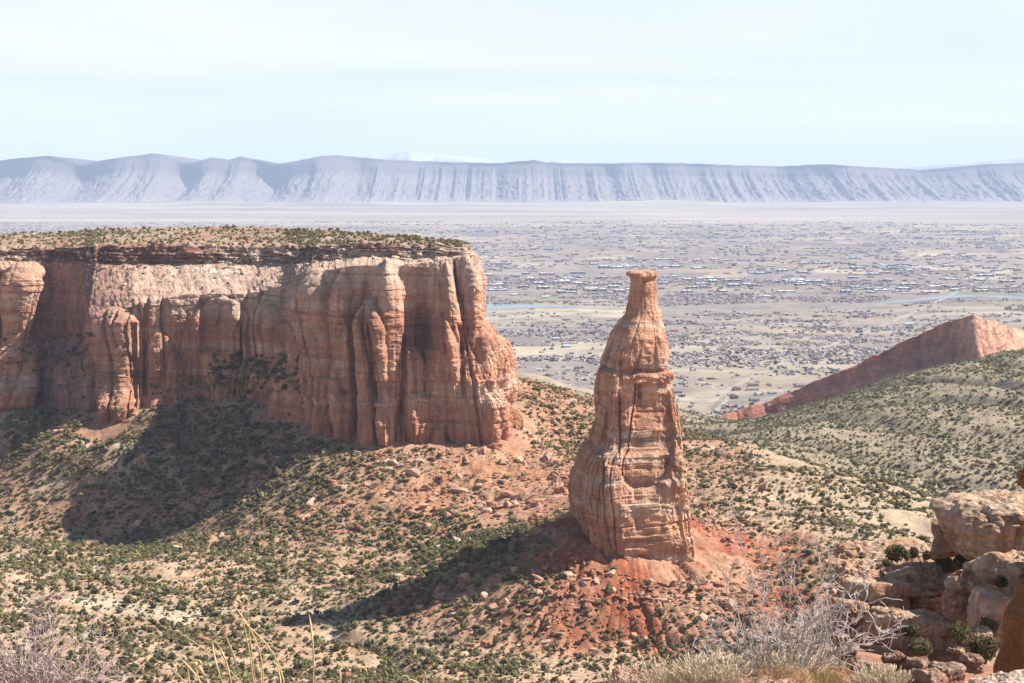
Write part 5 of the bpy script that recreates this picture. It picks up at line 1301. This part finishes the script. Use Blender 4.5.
def grass_tuft(label, base, D, n, length, spread, col, w, seed, plume=0.0, width=0.05):
    rs = np.random.default_rng(seed); mgB = Merge(); root = unproj(base[0], base[1], D)
    t = thing("dry_grass_tuft", label, "grass", root)
    for i in range(n):
        p0 = np.array([rs.uniform(-1, 1) * width, rs.uniform(-1, 1) * width * 0.7, 0]); a = rs.uniform(0, 6.28); tl = abs(rs.normal()) * spread
        dr = np.array([math.cos(a) * tl, math.sin(a) * tl, 1.0]); dr /= np.linalg.norm(dr); L = length * rs.uniform(0.5, 1.0)
        bend = np.array([math.cos(a), math.sin(a), -0.4]) * rs.uniform(0, 0.35) * L
        tq_ = np.linspace(0, 1, 5)[:, None]; P_ = p0 + dr * L * tq_ + bend * tq_ ** 2.2
        V, F = tube(P_, np.linspace(w, w * 0.25, 5), 3); mgB.add(V, None, F, np.array(col) * rs.uniform(0.7, 1.2))
        if rs.uniform() < plume:
            V, F = tube(np.array([P_[-1] - (P_[-1] - P_[-2]) * 0.6, P_[-1], P_[-1] + (P_[-1] - P_[-2]) * 0.25]), [w * 0.8, w * 2.6, w * 0.5], 5); mgB.add(V, None, F, np.array([0.66, 0.57, 0.42]) * rs.uniform(0.85, 1.15))
    link("blades", mgB.mesh("blades", M_STRAW), t)
straw = (0.60, 0.49, 0.29); cream = (0.66, 0.58, 0.43)
for lab, b, D, n, L, sp_, c, w, sd, pl, wd in (
    ("dense cream grass tuft left of the big bare bush", (712, 700), 6.0, 420, 0.15, 0.30, cream, 0.0011, 1, 0.6, 0.075), ("cream grass tuft behind the rounded pink rock", (672, 702), 6.05, 300, 0.15, 0.35, cream, 0.0011, 2, 0.6, 0.07),
    ("thin cream grass sprouting left of the rounded pink rock", (627, 700), 6.0, 60, 0.13, 0.45, cream, 0.0010, 3, 0.5, 0.05), ("golden grass growing inside the base of the big bare bush", (775, 696), 6.1, 240, 0.17, 0.5, straw, 0.0011, 4, 0.0, 0.06),
    ("yellow grass tuft with long wild blades right of the big bush", (832, 700), 6.0, 170, 0.17, 0.55, (0.66, 0.53, 0.29), 0.0012, 5, 0.0, 0.035), ("low rounded cream tuft farthest right", (882, 700), 6.0, 380, 0.115, 0.45, cream, 0.0011, 6, 0.7, 0.06),
    ("brown grass mixed with bare twigs left inside the big bush", (742, 698), 6.1, 130, 0.14, 0.45, (0.42, 0.32, 0.21), 0.0011, 7, 0.0, 0.05), ("golden wisps at the right foot of the big bush", (802, 700), 6.05, 110, 0.13, 0.6, straw, 0.0010, 8, 0.0, 0.04)):
    grass_tuft(lab, b, D, n, L, sp_, c, w, sd, pl, wd)

# tall dry stalks with nodding heads
rs = np.random.default_rng(77)
t = thing("dry_grass_clump", "clump of tall golden dry stalks with curled seed heads, bottom left of centre", "grass", unproj(255, 700, 5.4))
root = np.array(t.location)
for bx_, tx_, ty_, hook in ((262, 232, 603, 1.0), (248, 219, 619, 0), (256, 241, 612, 0.15), (286, 246, 624, -0.9), (256, 181, 634, -1.0), (230, 212, 642, 0), (233, 216, 641, 0), (214, 178, 656, 0), (222, 193, 658, 0), (196, 177, 674, -0.2), (190, 187, 667, 0.8), (206, 196, 669, 0.7), (312, 309, 614, 0), (339, 340, 668, 0), (346, 358, 671, 1.0), (418, 409, 679, -1.0), (425, 426, 670, 0), (262, 261, 668, 0.5), (280, 279, 672, -0.3), (258, 247, 608, 0.2), (205, 192, 664, 0.9)):
    Dj = 5.4 + rs.normal() * 0.06
    a = unproj(bx_, 702, Dj) - root; b = unproj(tx_, ty_, Dj + rs.normal() * 0.03) - root
    k = 9; tq_ = np.linspace(0, 1, k)[:, None]; bow = np.array([rs.normal() * 0.006 - 0.03 * np.sign(tx_ - bx_) * (abs(hook) > 0.8) * 0.6, 0, 0.012])
    P_ = a + (b - a) * tq_ + bow * np.sin(tq_ * math.pi)
    if abs(hook) > 0.1:
        hk_ = [P_[-1]]; ang_ = math.pi / 2
        for q in range(6):
            ang_ -= np.sign(hook) * 0.5 * abs(hook); hk_.append(hk_[-1] + 0.0065 * np.array([math.cos(ang_), 0.1 * rs.normal(), math.sin(ang_)]))
        P_ = np.concatenate([P_, np.array(hk_[1:])])
    c = np.array([0.70, 0.55, 0.30]) * rs.uniform(0.8, 1.15)
    V, F = tube(P_, np.linspace(0.0021, 0.0014, len(P_)), 5)
    st = link("stalk", new_mesh("stalk", V, F, M_STRAW, np.broadcast_to(c, V.shape)), t)
    V, F = tube(P_[-6:], [0.0016, 0.0027, 0.0031, 0.003, 0.0024, 0.001], 6)
    V = V + rs.normal(size=V.shape) * 0.0005
    link("seed_head", new_mesh("seed_head", V, F, M_STRAW, np.broadcast_to(np.array([0.74, 0.60, 0.36]), V.shape)), st)
